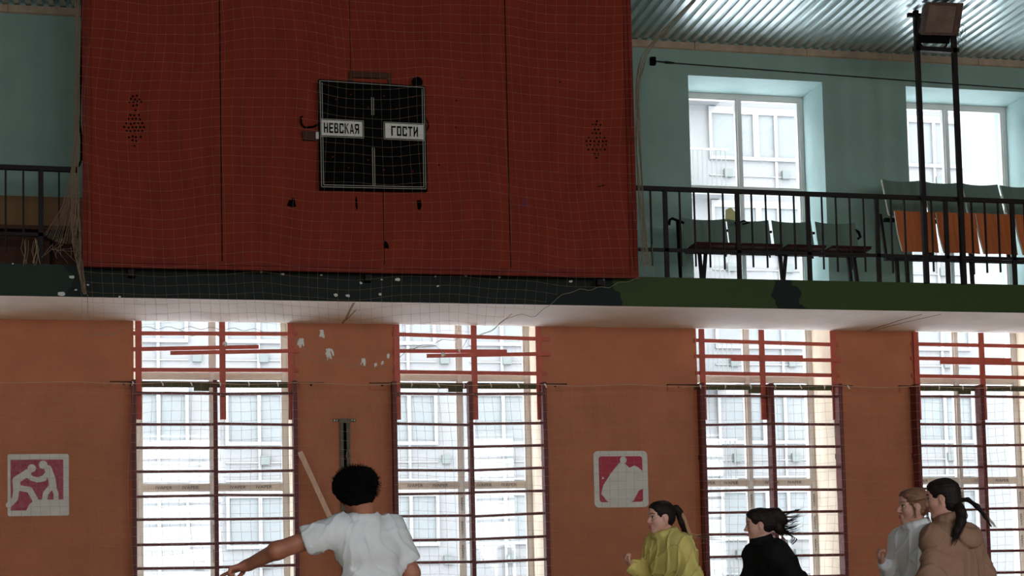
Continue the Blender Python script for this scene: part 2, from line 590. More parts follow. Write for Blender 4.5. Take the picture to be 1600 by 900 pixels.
cache = {}
OFFB = np.array(OFF[bl.name])
for q in range(-1, 5):
    for z in GZ:
        for (a, b, mu) in (((-1.6, .09, -.7), (1.05, 2.9, 1.957)) if q != 2 else ((-1.6, -.6, -1.1), (1.55, 3.0, 2.5), (3.0, 4.5, 3.62))):
            x = a + q * PER
            w_, h_ = b - a, 1.3
            def mk_frame():
                s = MB()
                for (p, r, u, v) in ((0, w_, -.07, .03), (0, w_, h_, h_ + .2), (0, .09, .03, h_), (w_ - .09, w_, .03, h_), (mu - a - .05, mu - a + .05, .03, h_)):
                    s.box(p, r, -.10, 0, u, v)
                s.box(0, w_, -.06, 0, -1.05, -1.0).box(0, w_, -.05, 0, -.55, -.52).box(mu - a - .04, mu - a + .04, -.06, 0, -1.0, -.07)
                return s.mesh('window', M_FACADE2)
            wo = link_mesh('window', shared('window', cache, ('f', a), mk_frame), bl, tuple(np.array((x, FY, z)) - OFFB))
            for s, (p, r) in enumerate(((.09, mu - a - .05), (mu - a + .05, w_ - .09))):
                link_mesh('pane', shared('pane', cache, ('p', a, s), lambda: MB().box(p, r, -.03, -.01, .03, h_).mesh('pane', M_FACADEGLASS)), wo)
        for x in (.32, 2.1) if q != 2 else (2.1, 3.9):
            link_mesh('vent', shared('vent', cache, 'v', lambda: MB().box(-.12, .12, -.13, 0, -.12, .12).mesh('vent', M_FACADEDARK)), bl,
                      tuple(np.array((x + q * PER, FY, z - .47)) - OFFB))
for z in GZ[1:]:
    for x in (13.6, 27.1):
        bo = link_mesh('balcony', shared('balcony', cache, 'b', lambda: MB().box(-1.2, 1.7, -.9, 0, -1.25, -1.12).box(-1.2, 1.7, -.9, -.86, -.06, 0).mesh('balcony', M_FACADE2)), bl,
                       tuple(np.array((x, FY, z)) - OFFB))
        def mk_rail():
            s = MB()
            for t in range(21):
                s.box(-1.18 + t * .14, -1.155 + t * .14, -.89, -.87, -1.12, -.06)
            return s.mesh('balustrade', M_FACADEDARK)
        link_mesh('balustrade', shared('balustrade', cache, 'br', mk_rail), bo)

# ------------------------------------------------------------------ wall bars, window guards and rails in each bay
RUNG_Z = [3.121, 2.794] + [2.542 - .25 * q for q in range(10)]
PLACE = {1: 'left of the steel bracket', 2: 'between steel bracket and crimson sign', 3: 'behind the black hoodie', 4: 'behind the beige hoodie'}
UPR = {1: (-.525, .31, 1.145), 2: (2.213, 3.05, 3.88), 3: (5.718, 6.55, 7.387), 4: (8.35, 9.18, 10.02)}
POSTS = {1: (-.478, .392, 1.115), 2: (2.265, 3.124, 3.858), 3: (5.774, 6.5, 7.382), 4: (8.43, 9.277, 10.15)}
# slats: x0, z0, x1, z1 (first, second in two overlapping lengths, third)
SLATS = {1: [(-.55, 3.775, 1.20, 3.79), (-.55, 3.605, .777, 3.645), (-.15, 3.563, 1.20, 3.60), (-.55, 3.387, 1.20, 3.395)],
         2: [(2.22, 3.80, 3.99, 3.765), (2.22, 3.615, 3.50, 3.622), (2.592, 3.557, 3.99, 3.595), (2.22, 3.385, 3.95, 3.375)],
         3: [(5.69, 3.772, 7.46, 3.74), (5.69, 3.588, 7.01, 3.59), (6.114, 3.553, 7.46, 3.551), (5.70, 3.395, 7.46, 3.379)],
         4: [(8.38, 3.760, 10.2, 3.745), (8.37, 3.59, 9.67, 3.58), (8.726, 3.538, 10.2, 3.53), (8.37, 3.38, 10.2, 3.365)]}
for i in (1, 2, 3, 4):
    u = UPR[i]
    wbars = thing('wall_bars', 'dark maroon wooden wall bars at the window ' + PLACE[i], 'wall bars', (u[1], -.1, 0), 'wall bars in front of the lower windows')
    for x in u:
        MB().box(x - .0225, x + .0225, -.18, -.045, 0, 3.262).build('upright', M_MAROON, wbars)
        if x != u[1]:
            MB().box(x - .015, x + .015, -.045, -.001, 2.4, 2.46).box(x - .015, x + .015, -.045, -.001, .5, .56).build('wall_fixing', M_IRON, wbars)
    for s in (0, 1):
        for z in RUNG_Z:
            t = [random.uniform(-.008, .008) for _ in range(2)]
            if i == 2 and s == 1: t[1] += .02
            r = MB()
            a, b = np.array((u[s] + .0225, -.14, z + t[0])), np.array((u[s + 1] - .0225, -.14, z + t[1]))
            pr = [(-.019, -.009), (0, -.016), (.019, -.009), (.019, .009), (0, .016), (-.019, .009)]
            r.add([(p[0], p[1] + q[0], p[2] + q[1]) for p in (a, b) for q in pr],
                  [(k_, (k_ + 1) % 6, 6 + (k_ + 1) % 6, 6 + k_) for k_ in range(6)] + [(5, 4, 3, 2, 1, 0), (6, 7, 8, 9, 10, 11)])
            r.build('rung', M_MAROON, wbars)
    g = thing('window_guard', 'orange-red slatted guard above the wall bars ' + PLACE[i], 'window guard', (u[1], -.05, 2.86), 'slatted guards over the window tops')
    for x in POSTS[i]:
        z1 = 3.905 if i < 3 else 3.90
        MB().box(x - .032, x + .032, -.042, -.022, 2.857, z1).build('post', M_SLAT, g)
    for j, (a, za, b, zb) in enumerate(SLATS[i]):
        y = (-.012, -.012, -.052, -.012)[j]
        MB().beam((a, y, za), (b, y, zb), .042, .018).build('slat', M_SLAT, g)
    rx = {1: (-.77, 1.47), 2: (1.96, 4.18), 3: (5.35, 7.62), 4: (8.2, 10.5)}[i]
    rl = thing('net_rail', 'olive metal rail topping the wall bars ' + PLACE[i], 'rail', (u[1], -.02, 3.2), 'olive rails carrying the lower net')
    MB().box(BAYS[i][0] - .04, BAYS[i][1] + .04, -.020, -.001, 3.203, 3.256).build('bar', M_OLIVE, rl)
    MB().box(rx[0], rx[1], -.0215, -.001, 3.256, 3.265).build('lip', M_IRON, rl)
    for x in (rx[0] + .14, rx[1] - .14, u[1] - .14):
        if x == u[1] - .14:
            MB().box(x - .08, x + .08, -.0215, -.002, 3.165, 3.203).build('bracket', M_OLIVE, rl)
        else:
            MB().box(x - .13, x + .10, -.012, -.001, 3.185, 3.256).build('bracket', M_ORANGE, rl)
            MB().ball((x, -.013, 3.235), (.012, .007, .012), 8, 5).build('bolt', M_IRON, rl)

# ------------------------------------------------------------------ balcony railings
def railing(label, xa, xb, posts, balusters, loc):
    r = thing('railing', label, 'railing', loc)
    MB().beam((xa, -1.27, 5.175), (xb, -1.27, 5.165), .045, .045).build('top_rail', M_IRON, r)
    MB().beam((xa, -1.27, 4.52), (xb, -1.27, 4.515), .035, .03).build('lower_rail', M_IRON, r)
    for x in posts:
        MB().box(x - .023, x + .023, -1.285, -1.255, DECK, 5.155).build('post', M_IRON, r)
    for x in balusters:
        MB().box(x - .0085, x + .0085, -1.279, -1.262, 4.345 + random.uniform(-.02, .02), 5.155).build('baluster', M_IRON, r)
    return r


railing('dark iron balcony railing in front of the grey-green seats', 4.50, 10.4, [4.977, 5.783, 6.586, 7.39, 8.21, 9.02, 9.83],
        [x for x in np.arange(4.816, 10.35, .1612) if min(abs(x - p) for p in (4.977, 5.783, 6.586, 7.39, 8.21, 9.02, 9.83, 7.915, 8.36)) > .05], (7, -1.27, DECK))
railing('dark iron balcony railing left of the red board', -3.6, -1.01, [-1.35, -2.16, -2.97], [-1.18, -1.512, -1.675, -1.84, -2.0, -2.32, -2.49, -2.65, -2.81], (-2, -1.27, DECK))
pts = [(-1.01, -1.30, 5.176), (-.99, -1.33, 5.19), (-.965, -1.36, 5.24), (-.96, -1.38, 5.45)] + [(-.965 + .018 * math.sin(z * 2.1), -1.40, z) for z in np.arange(5.6, 7.25, .12)]
tag(MB().tube(pts, .011, 6).build('power_cable', M_BLACK, base=(-.99, -1.36, 5.2)), 'black cable running up beside the red board from the railing', 'cable')

# ------------------------------------------------------------------ linked seats on the balcony
def curved_panel(m, xa, xb, za, zb, ya, yb, bow, thick=.012, n=8, side=.0, mi=0):
    """plywood panel from (za, ya) to (zb, yb), bowed backwards in plan; side = narrowing at the bottom"""
    for k_ in range(n):
        vs = []
        for kk in (k_, k_ + 1):
            t = kk / n * 2 - 1
            x = (xa + xb) / 2 + t * (xb - xa) / 2
            by = bow * (1 - t * t)
            xs_ = (xa + xb) / 2 + t * ((xb - xa) / 2 - side)
            dz = .012 * t * t
            vs += [(xs_, ya + by, za), (xs_, ya + by + thick, za), (x, yb + by + thick, zb + dz), (x, yb + by, zb + dz)]
        m.add(vs, [(0, 4, 7, 3), (1, 2, 6, 5), (3, 7, 6, 2), (0, 1, 5, 4)] + ([(0, 3, 2, 1)] if k_ == 0 else []) + ([(4, 5, 6, 7)] if k_ == n - 1 else []), mi)
    return m


s = thing('seat_row', 'row of four grey-green plywood seats with dark red edges behind the railing', 'seat row', (6.4, -.75, DECK))
for (a, b) in ((5.345, 5.85), (5.868, 6.355), (6.393, 6.86), (6.91, 7.39)):
    bk = curved_panel(MB(), a, b, 4.665, 5.0, -.80, -.72, .035).build('backrest', M_SEATGREEN, s)
    MB().box(a + .02, b - .02, -.83, -.815, 4.648, 4.662).build('pale_edge', M_SEATEDGE, bk)
    q = MB()
    q.add([(a + .01, -1.12, 4.62), (b - .01, -1.12, 4.62), (b - .01, -.76, 4.60), (a + .01, -.76, 4.60), (a + .01, -1.14, 4.648), (b - .01, -1.14, 4.648), (b - .01, -.76, 4.645), (a + .01, -.76, 4.645)],
          [(0, 3, 2, 1), (4, 5, 6, 7), (0, 1, 5, 4), (1, 2, 6, 5), (2, 3, 7, 6), (3, 0, 4, 7)])
    q.build('seat', M_SEATRED, s)
MB().box(5.36, 7.42, -.98, -.90, 4.575, 4.61).build('seat_beam', M_IRON, s)
for x in (5.503, 6.43, 7.235):
    MB().beam((x - .045, -.94, 4.58), (x - .045, -1.0, DECK), .035, .035).build('leg', M_IRON, s)
    MB().beam((x + .04, -.90, 4.58), (x + .04 + (.1 if x > 7 else 0), -.78, DECK), .035, .035).build('leg', M_IRON, s)
for x in (5.86, 6.375, 6.885):
    MB().beam((x, -.68, 4.6), (x, -.66, 4.93), .014, .02).build('back_strut', M_IRON, s)
    MB().box(x - .02, x + .02, -.72, -.70, 4.87, 4.895).build('clip', M_BLACK, s)
MB().tube([(5.12, -.95, 4.87), (5.13, -.95, 4.925), (5.16, -.95, 4.94), (5.34, -.78, 4.94)], .016, 6).build('armrest', M_BLACK, s)
MB().beam((5.235, -.90, 4.94), (5.245, -.92, DECK), .03, .03).build('arm_post', M_BLACK, s)
MB().tube([(7.38, -.72, 4.93), (7.42, -.74, 4.90), (7.43, -.76, 4.84), (7.40, -.76, 4.82)], .018, 6).build('armrest', M_BLACK, s)
MB().tube([(5.90, -.86, 4.93), (6.0, -.9, 4.95), (6.06, -.9, 4.93), (5.98, -.9, 4.915)], .01, 5).build('arm_hook', M_BLACK, s)
tag(MB().prism([(5.87, 5.0), (5.99, 4.99), (6.0, 5.10), (5.94, 5.16), (5.88, 5.13)], -.66, -.655).build('paper_sheet', mat('pale_yellow_paper', (214, 210, 150), .8, var=.04), base=(5.93, -.66, 5.0)),
    'pale yellow paper sheet standing behind the second grey-green seat', 'paper')

s = thing('seat_row', 'taller row of seats with orange tip-up seats and grey-green backs', 'seat row', (8.7, -.75, DECK))
for j, (a, b) in enumerate(((7.80, 8.275), (8.305, 8.78), (8.797, 9.25), (9.285, 9.74), (9.775, 10.23))):
    bk = curved_panel(MB(), a, b, 5.10, 5.545 - .006 * j, -.74, -.60, .03).build('backrest', M_SEATGREEN, s)
    e = MB().beam((a - .004, -.735, 5.115), (a - .004, -.595, 5.55 - .006 * j), .008, .02)
    e.tube([(a - .004, -.735, 5.115), (a + .03, -.75, 5.085), (a + .12, -.78, 5.10)], .009, 5)
    e.build('pale_edge', M_SEATEDGE, bk)
    st = curved_panel(MB(), a + .015, b + .035, 4.64, 5.125, -.95, -.83, -.03, side=.025)
    sto = st.build('tip_up_seat', M_SEATORANGE, s)
    MB().beam((a + .012, -.845, 5.12), (a - .002, -.93, 4.85), .008, .014).beam((a - .002, -.93, 4.85), (a + .03, -.96, 4.65), .008, .014).build('pale_edge', M_SEATEDGE, sto)
MB().box(7.72, 10.3, -.80, -.72, 4.585, 4.63).build('seat_beam', M_IRON, s)
for x in (7.86, 7.98, 8.66, 8.78, 9.5, 9.62):
    MB().beam((x, -.76, 4.6), (x, -.78, DECK), .036, .036).build('leg', M_IRON, s)
for x in (7.74, 8.29, 8.788, 9.268, 9.757):
    MB().beam((x, -.75, 4.62), (x + .03, -.58, 5.15), .03, .03).build('back_strut', M_IRON, s)
    MB().box(x - .02, x + .12, -.80, -.75, 5.02, 5.06).build('hinge', M_BLACK, s)

# ------------------------------------------------------------------ floodlight on its two-post frame
f = thing('floodlight_frame', 'rusty floodlight on a dark two-post iron frame above the orange seats', 'floodlight', (8.13, -1.335, DECK))
MB().beam((7.915, -1.335, DECK), (7.915, -1.335, 7.25), .05, .05).build('post', M_IRON, f)
MB().beam((8.36, -1.335, DECK), (8.36, -1.335, 7.25), .05, .05).build('post', M_IRON, f)
MB().beam((7.87, -1.335, 6.822), (8.41, -1.335, 6.822), .05, .05).build('crossbar', M_IRON, f)
MB().beam((7.82, -1.33, 7.2), (8.45, -1.33, 7.2), .04, .04).build('crossbar', M_IRON, f)
# housing tilted down towards the court
c0, up_, rt = np.array((8.07, -1.62, 7.06)), np.array((0.0, -.42, .90)), np.array((1.0, 0, .03))
up_ /= np.linalg.norm(up_)
fw = np.cross(rt, up_); fw /= np.linalg.norm(fw)                     # out of the glass
if fw[1] > 0: fw = -fw
P = lambda a, b, c_: c0 + rt * a + up_ * b + fw * c_
hs = MB()
hs.add([P(-.21, -.16, .0), P(.21, -.16, .0), P(.21, .16, .0), P(-.21, .16, .0), P(-.15, -.20, -.20), P(.15, -.20, -.20), P(.15, .1, -.20), P(-.15, .1, -.20)],
       [(3, 2, 1, 0), (4, 5, 6, 7), (0, 1, 5, 4), (1, 2, 6, 5), (2, 3, 7, 6), (3, 0, 4, 7)])
ho = hs.build('housing', M_RUST, f)
fr = MB()
for (a, b, c_, d) in ((-.22, -.18, -.17, .17), (.15, .22, -.17, .17), (-.18, .15, -.17, -.14), (-.18, .15, .14, .17)):
    fr.add([P(a, c_, 0), P(b, c_, 0), P(b, d, 0), P(a, d, 0), P(a, c_, .02), P(b, c_, .02), P(b, d, .02), P(a, d, .02)],
           [(0, 3, 2, 1), (4, 5, 6, 7), (0, 1, 5, 4), (1, 2, 6, 5), (2, 3, 7, 6), (3, 0, 4, 7)])
fr.build('front_frame', M_RUST, ho)
MB().add([P(-.18, -.14, .004), P(.15, -.14, .004), P(.15, .14, .004), P(-.18, .14, .004), P(-.18, -.14, .010), P(.15, -.14, .010), P(.15, .14, .010), P(-.18, .14, .010)],
         [(0, 3, 2, 1), (4, 5, 6, 7), (0, 1, 5, 4), (1, 2, 6, 5), (2, 3, 7, 6), (3, 0, 4, 7)]).build('front_glass', M_LAMPGLASS, ho)
MB().ball(P(.09, .03, .012), (.03, .03, .012), 10, 6).build('lamp_reflector', M_CHROME, ho)
bxm = MB()
bxm.add([P(-.2, -.26, -.02), P(.15, -.26, -.02), P(.15, -.165, -.02), P(-.2, -.165, -.02), P(-.17, -.25, -.16), P(.13, -.25, -.16), P(.13, -.165, -.16), P(-.17, -.165, -.16)],
        [(3, 2, 1, 0), (4, 5, 6, 7), (0, 1, 5, 4), (1, 2, 6, 5), (2, 3, 7, 6), (3, 0, 4, 7)]).build('ballast_box', M_BLACK, f)
MB().tube([P(-.215, .0, -.08), P(-.225, -.2, -.08), (7.95, -1.36, 6.86), (7.99, -1.33, 6.845), (8.22, -1.33, 6.845), (8.25, -1.36, 6.86), P(.165, -.2, -.08), P(.215, .0, -.08)], .012, 6).build('stirrup', M_IRON, f)
for k_ in range(3):
    q = [(8.38 + .02 * k_, -1.33, 7.22)]
    for t in range(10):
        q.append((8.40 + .03 * k_ + random.uniform(-.03, .05), -1.34 + random.uniform(-.03, .03), 7.18 - .04 * t))
    MB().tube(q, .003, 4).build('loose_wire', M_IRON, f)

# tensioned wire along the upper wall
c = thing('tension_wire', 'thin dark wire stretched along the teal wall from a black anchor block', 'wire', (5.29, -.03, 7.0))
MB().box(5.262, 5.321, -.06, -.001, 6.96, 7.046).build('anchor_block', M_BLACK, c)
MB().tube([(5.32, -.04, 7.003), (5.42, -.04, 6.999), (5.45, -.04, 6.998), (5.55, -.04, 6.992)], [.006, .006, .014, .008], 6).build('turnbuckle', M_IRON, c)
MB().tube([(5.55, -.04, 6.992), (8.478, -.03, 6.931), (11.0, -.03, 6.88)], .005, 5).build('wire', M_IRON, c)
MB().box(10.98, 11.03, -.05, -.001, 6.85, 6.91).build('anchor_block', M_BLACK, c)

# ------------------------------------------------------------------ red board with its scoreboard
BY = -1.5
bd = thing('backing_board', 'large red painted panel board hanging in front of the balcony', 'board', (1.8, BY, 4.17))
for (a, b, z0, z1) in ((-.86, .358, 4.245, 7.2), (.370, 1.644, 5.30, 7.2), (1.650, 3.235, 5.30, 7.2), (.370, 1.948, 4.245, 5.2995), (1.956, 3.235, 4.245, 5.2995), (3.247, 4.50, 4.245, 7.2)):
    MB().box(a, b, BY, BY + .02, z0, z1).build('panel', M_BOARD, bd)
for (a, b) in ((-.945, -.905), (-.90, -.862), (4.502, 4.54), (4.545, 4.588)):
    MB().box(a, b, BY - .012, BY + .03, 4.165, 7.2).build('edge_batten', M_BOARDTRIM, bd)
for (z0, z1) in ((4.165, 4.203), (4.207, 4.243)):
    MB().box(-.86, 4.50, BY - .012, BY + .03, z0, z1).build('edge_batten', M_BOARDTRIM, bd)
MB().box(-.90, 4.55, BY + .03, BY + .07, 6.4, 6.5).box(-.90, 4.55, BY + .03, BY + .07, 4.6, 4.7).build('back_rail', M_BROWN, bd)
for x in (-.5, 1.8, 4.2):
    MB().box(x - .03, x + .03, BY + .07, -1.302, 4.6, 4.66).box(x - .03, x + .03, BY + .07, -1.302, 4.1, 4.16).box(x - .03, x + .03, -1.36, -1.302, 4.1, 4.66).build('bracket', M_IRON, bd)
for (px, py, o) in ((457, 317, [(-6, 3), (-4, 5), (-1, 4), (-2, 8), (3, 8), (5, -2), (6, -6), (-1, -7), (-6, -6), (-9, -5)]), (557, 317, [(-2, 6), (0, 12), (1, 6), (2, -9), (0, -12), (-2, -4)]),
                    (655, 320, [(-4, 7), (3, 8), (4, -2), (1, -9), (-3, -7)]), (602, 383, [(-3, 8), (1, 7), (5, 1), (6, -6), (-3, -5)]),
                    (936, 292, [(-4, -1), (4, 1), (14, 4), (5, 3), (-4, 0)])):
    c = at(px, py, BY)
    MB().prism([(c[0] + a / 162, c[2] + b / 162) for a, b in o], BY - .003, BY + .001).build('hole', M_HOLE, bd)
# sound holes drilled in rosettes, and a faint chalk mark
def rosette(px, py, rows):
    m = MB()
    for (dy, n_) in rows:
        for t in range(n_):
            q = at(px + (t - (n_ - 1) / 2) * 6.2 + random.uniform(-.7, .7), py + dy + random.uniform(-.7, .7), BY)
            m.prism([(q[0] + .0115 * math.cos(a), q[2] + .0115 * math.sin(a)) for a in np.arange(0, 6.28, math.pi / 3)], BY - .003, BY + .001)
    tag(m.build('sound_holes', M_HOLE, bd), kind='stuff')
rosette(211, 160, [(-10, 2), (-5, 3), (-1, 4), (5, 2), (13, 1)])
rosette(210, 200, [(-20, 3), (-14, 4), (-7, 5), (-1, 6), (5, 5), (14, 4), (20, 2)])
rosette(932, 215, [(-26, 1), (-20, 3), (-13, 2), (-7, 3), (0, 5), (6, 6), (12, 6), (19, 5), (26, 2), (31, 1)])
c = at(820, 318, BY)
mk = MB()
for (a, b) in (((0, 9), (-5, -8)), ((0, 9), (5, -8)), ((-3, -2), (3, -2))):
    mk.beam((c[0] + a[0] / 162, BY - .001, c[2] + a[1] / 162), (c[0] + b[0] / 162, BY - .001, c[2] + b[1] / 162), .007, .002)
mk.build('chalk_mark', mat('violet_chalk', (96, 40, 96), .9, var=.1), bd)
for (px, py) in ((210, 228), (875, 128), (723, 122), (713, 157), (712, 199), (686, 258)):
    c = at(px, py, BY)
    MB().ball((c[0], BY, c[2]), (.009, .004, .009), 6, 4).build('nail_hole', M_HOLE, bd)

# scoreboard
GLYPH = {'Н': ['L', 'R', 'M'], 'Е': ['L', 'T', 'M', 'B'], 'С': ['L', 'T', 'B', (.76, .66, 1, .90), (.76, .10, 1, .34)], 'Г': ['L', 'T'], 'О': ['L', 'R', 'T', 'B'], 'Т': ['T', (.38, 0, .62, 1)],
         'В': ['L', (0, .83, .84, 1), (0, .42, .80, .59), (0, 0, .86, .17), (.68, .57, .92, .93), (.70, .07, 1, .46)], 'Я': ['R', (.1, .83, 1, 1), (.1, .40, 1, .56), (0, .46, .28, .94), [(.34, .42), (.60, .42), (.24, 0), (-.04, 0)]],
         'К': ['L', [(.22, .46), (.44, .62), (1.02, 1), (.72, 1)], [(.30, .60), (.52, .66), (1.06, 0), (.76, 0)]], 'А': [[(0, 0), (.24, 0), (.60, 1), (.38, 1)], [(.76, 0), (1, 0), (.62, 1), (.40, 1)], (.2, .2, .8, .35)],
         'И': ['L', 'R', [(.20, .10), (.20, .38), (.80, .90), (.80, .62)]]}
BAR = {'L': (0, 0, .30, 1), 'R': (.70, 0, 1, 1), 'T': (0, .82, 1, 1), 'B': (0, 0, 1, .18), 'M': (.1, .41, .9, .59)}


def block_word(word, p0, p1, y, parent):
    """condensed block capitals, each letter a part of the plate"""
    n_ = len(word)
    cw = (p1[0] - p0[0]) / n_
    for k_, ch in enumerate(word):
        m = MB()
        for j_, g_ in enumerate(GLYPH[ch]):
            if isinstance(g_, str): g_ = BAR[g_]
            q = [(g_[0], g_[1]), (g_[2], g_[1]), (g_[2], g_[3]), (g_[0], g_[3])] if isinstance(g_, tuple) else g_
            m.prism([(p0[0] + cw * (k_ + .06 + .80 * u), p0[1] + (p1[1] - p0[1]) * v) for u, v in q], y - .0002 * j_, -1.607)
        m.build('letter', M_BLACK, parent)


A, B, C_, D_ = np.array((1.315, 6.072)), np.array((2.385, 6.050)), np.array((2.385, 4.985)), np.array((1.315, 4.972))
sb = thing('scoreboard', 'black square scoreboard with white name plates on the red board', 'scoreboard', (1.85, -1.58, 4.98))
MB().prism([A, B, C_, D_], -1.60, -1.515).build('case', M_BLACK, sb)
def S(u, v):
    top = A + (B - A) * u; bot = D_ + (C_ - D_) * u
    return top + (bot - top) * v
def stripe(u0, v0, u1, v1, name='border_line', material=M_WHITE, y=-1.603):
    MB().prism([S(u0, v0), S(u1, v0), S(u1, v1), S(u0, v1)], y, -1.599).build(name, material, sb)
M_LINE = mat('grey_line_paint', (150, 146, 132), .6, var=.1)
for o in (.012, .030):
    stripe(o, o, o + .006, 1 - o, material=M_LINE); stripe(1 - o - .006, o, 1 - o, 1 - o, material=M_LINE)
    stripe(o, 1 - o - .006, 1 - o, 1 - o, material=M_LINE)
stripe(.012, .012, 1 - .012, .017, material=M_LINE)
for (v0, v1) in ((.14, .305), (.61, .962)):
    stripe(.487, v0, .493, v1, material=M_LINE); stripe(.506, v0, .512, v1, material=M_LINE)
for word, u0, u1, t0, t1 in (('НЕВСКАЯ', .022, .40, .05, .935), ('ГОСТИ', .612, .975, .15, .87)):
    pl = MB().prism([S(u0, .375), S(u1, .375), S(u1, .515), S(u0, .515)], -1.607, -1.60).build('name_plate', M_WHITE, sb)
    pf = MB()
    for (a, b, c_, d) in ((u0 - .012, u1 + .012, .362, .368), (u0 - .012, u1 + .012, .522, .528), ((u1 + .008) if u0 < .5 else (u0 - .014), (u1 + .014) if u0 < .5 else (u0 - .008), .362, .528)):
        pf.prism([S(a, c_), S(b, c_), S(b, d), S(a, d)], -1.604, -1.60)
    pf.build('plate_frame', M_LINE, sb)
    p0, p1 = S(u0 + (u1 - u0) * t0, .492), S(u0 + (u1 - u0) * t1, .398)
    block_word(word, p0, p1, -1.6095, pl)
for (px, py) in ((548, 148), (575, 168), (600, 150), (620, 170), (645, 152), (525, 155), (520, 245), (545, 262), (575, 250), (600, 265), (625, 245), (645, 268)):
    q = at(px, py, -1.6)
    MB().ball((q[0], -1.60, q[2]), (.008, .004, .008), 6, 4).build('bulb', M_BOARDTRIM, sb)
MB().box(1.63, 2.05, -1.54, -1.515, 6.13, 6.19).box(1.63, 1.66, -1.54, -1.515, 6.05, 6.13).box(2.02, 2.05, -1.54, -1.515, 6.05, 6.13).build('hanging_frame', M_BROWN, sb)
MB().ball((2.31, -1.56, 6.10), (.055, .05, .055), 12, 8).build('buzzer', M_BLACK, sb, smooth=True)
sp = MB()
sp.prism([(1.165, 5.47), (1.31, 5.47), (1.31, 5.55), (1.15, 5.56)], -1.56, -1.51)
sp.build('side_box', M_BROWN, sb)
MB().tube([(1.31, -1.53, 5.635), (1.26, -1.53, 5.61), (1.18, -1.53, 5.60), (1.15, -1.53, 5.63), (1.14, -1.53, 5.70), (1.16, -1.53, 5.71)], .010, 5).build('wire_hook', M_BLACK, sb)
MB().box(1.285, 1.315, -1.575, -1.55, 5.475, 5.545).build('junction_tab', M_WHITE, sb)
MB().tube([(2.385, -1.56, 5.74), (2.41, -1.55, 5.70), (2.42, -1.54, 5.66), (2.40, -1.53, 5.62)], .006, 5).build('side_wire', M_BLACK, sb)

# ------------------------------------------------------------------ painted sport signs on the piers
def rounded(x0, x1, z0, z1, r, n=4):
    q = []
    for (cx, cz, a0) in ((x1 - r, z1 - r, 0), (x0 + r, z1 - r, 90), (x0 + r, z0 + r, 180), (x1 - r, z0 + r, 270)):
        for k_ in range(n + 1):
            a = math.radians(a0 + 90 * k_ / n)
            q.append((cx + r * math.cos(a), cz + r * math.sin(a)))
    return q


sg = thing('wrestling_sign', 'white-bordered faded red wall sign of two grappling figures', 'sign', (-1.5, -.01, 1.86))
MB().prism(rounded(-1.80, -1.192, 1.858, 2.50, .02), -.006, -.001).build('white_ground', M_WHITE, sg)
W = lambda u, v: (-1.80 + u * .608, 1.858 + v * .642)          # sign coordinates, v up
MB().prism([W(*p) for p in ((.05, .09), (.05, .91), (.91, .91), (.91, .26), (.50, .26), (.36, .20), (.30, .09))], -.0085, -.006).build('red_field', M_REDFADE, sg)
fg = lambda pts, r: MB().tube([(W(*p)[0], -.010, W(*p)[1]) for p in pts], r, 8)
SEQ = [0, 0]
def flat_limb(m, pts, w):
    for k_, (a, b) in enumerate(zip(pts[:-1], pts[1:])):
        a, b = W(*a), W(*b)
        SEQ[0] += 1
        y = -.0096 - .0002 * SEQ[0]
        m.beam((a[0], y, a[1]), (b[0], y, b[1]), w, .003)
        for e in ((a, b) if k_ == 0 else (b,)):
            SEQ[1] += 1
            y = -.0150 - .0003 * SEQ[1]
            m.prism([(e[0] + w / 2 * math.cos(t), e[1] + w / 2 * math.sin(t)) for t in np.arange(0, 6.28, .62)], y, -.0085)
    return m
disc = lambda u, v, r: MB().prism([(W(u, v)[0] + r * math.cos(t), W(u, v)[1] + r * math.sin(t)) for t in np.arange(0, 6.28, .45)], -.0118, -.0085)
f1 = flat_limb(MB(), [(.33, .70), (.14, .58), (.15, .44)], .075)
flat_limb(f1, [(.15, .46), (.12, .28), (.02, .18)], .06)
flat_limb(f1, [(.16, .46), (.36, .42), (.45, .26)], .06)
flat_limb(f1, [(.30, .68), (.40, .60), (.52, .58), (.60, .60)], .05)
f1.build('figure', M_WHITE, sg)
disc(.395, .77, .042).build('figure_head', M_WHITE, sg)
f2 = flat_limb(MB(), [(.66, .76), (.72, .60), (.74, .46)], .075)
flat_limb(f2, [(.72, .48), (.62, .36), (.60, .24)], .055)
flat_limb(f2, [(.74, .48), (.79, .36), (.79, .24)], .05)
flat_limb(f2, [(.66, .70), (.60, .62), (.48, .575)], .05)
f2.build('figure', M_WHITE, sg)
disc(.58, .825, .044).build('figure_head', M_WHITE, sg)
MB().prism([W(*p) for p in ((.28, .05), (.42, .26), (.88, .26), (.96, .22), (.96, .03))], -.0120, -.0085).build('overpaint', M_WHITE, sg)

sg = thing('damaged_sign', 'white-bordered crimson wall sign half covered by a white paint patch', 'sign', (4.78, -.01, 1.87))
MB().prism(rounded(4.465, 5.095, 1.872, 2.507, .05), -.006, -.001).build('white_ground', M_WHITE, sg)
W = lambda u, v: (4.465 + u * .63, 1.872 + v * .635)
q0, q1 = W(.095, .095), W(.90, .905)
MB().prism(rounded(q0[0], q1[0], q0[1], q1[1], .03), -.0085, -.006).build('red_field', M_RED, sg)
disc(.55, .84, .040).build('figure_head', M_WHITE, sg)
patch = [(.15, .33), (.17, .40), (.22, .47), (.30, .59), (.42, .73), (.50, .81), (.57, .78), (.66, .70), (.75, .74), (.82, .71), (.90, .64), (.985, .55), (.985, .40), (.90, .33), (.82, .29), (.78, .22), (.72, .12), (.62, .07), (.30, .07), (.21, .13), (.17, .19), (.12, .24)]
MB().prism([W(*p) for p in patch], -.0115, -.0085).build('paint_patch', M_WHITE, sg)
MB().prism([W(*p) for p in ((.14, .50), (.19, .51), (.16, .55))], -.0115, -.0085).build('paint_fleck', M_WHITE, sg)

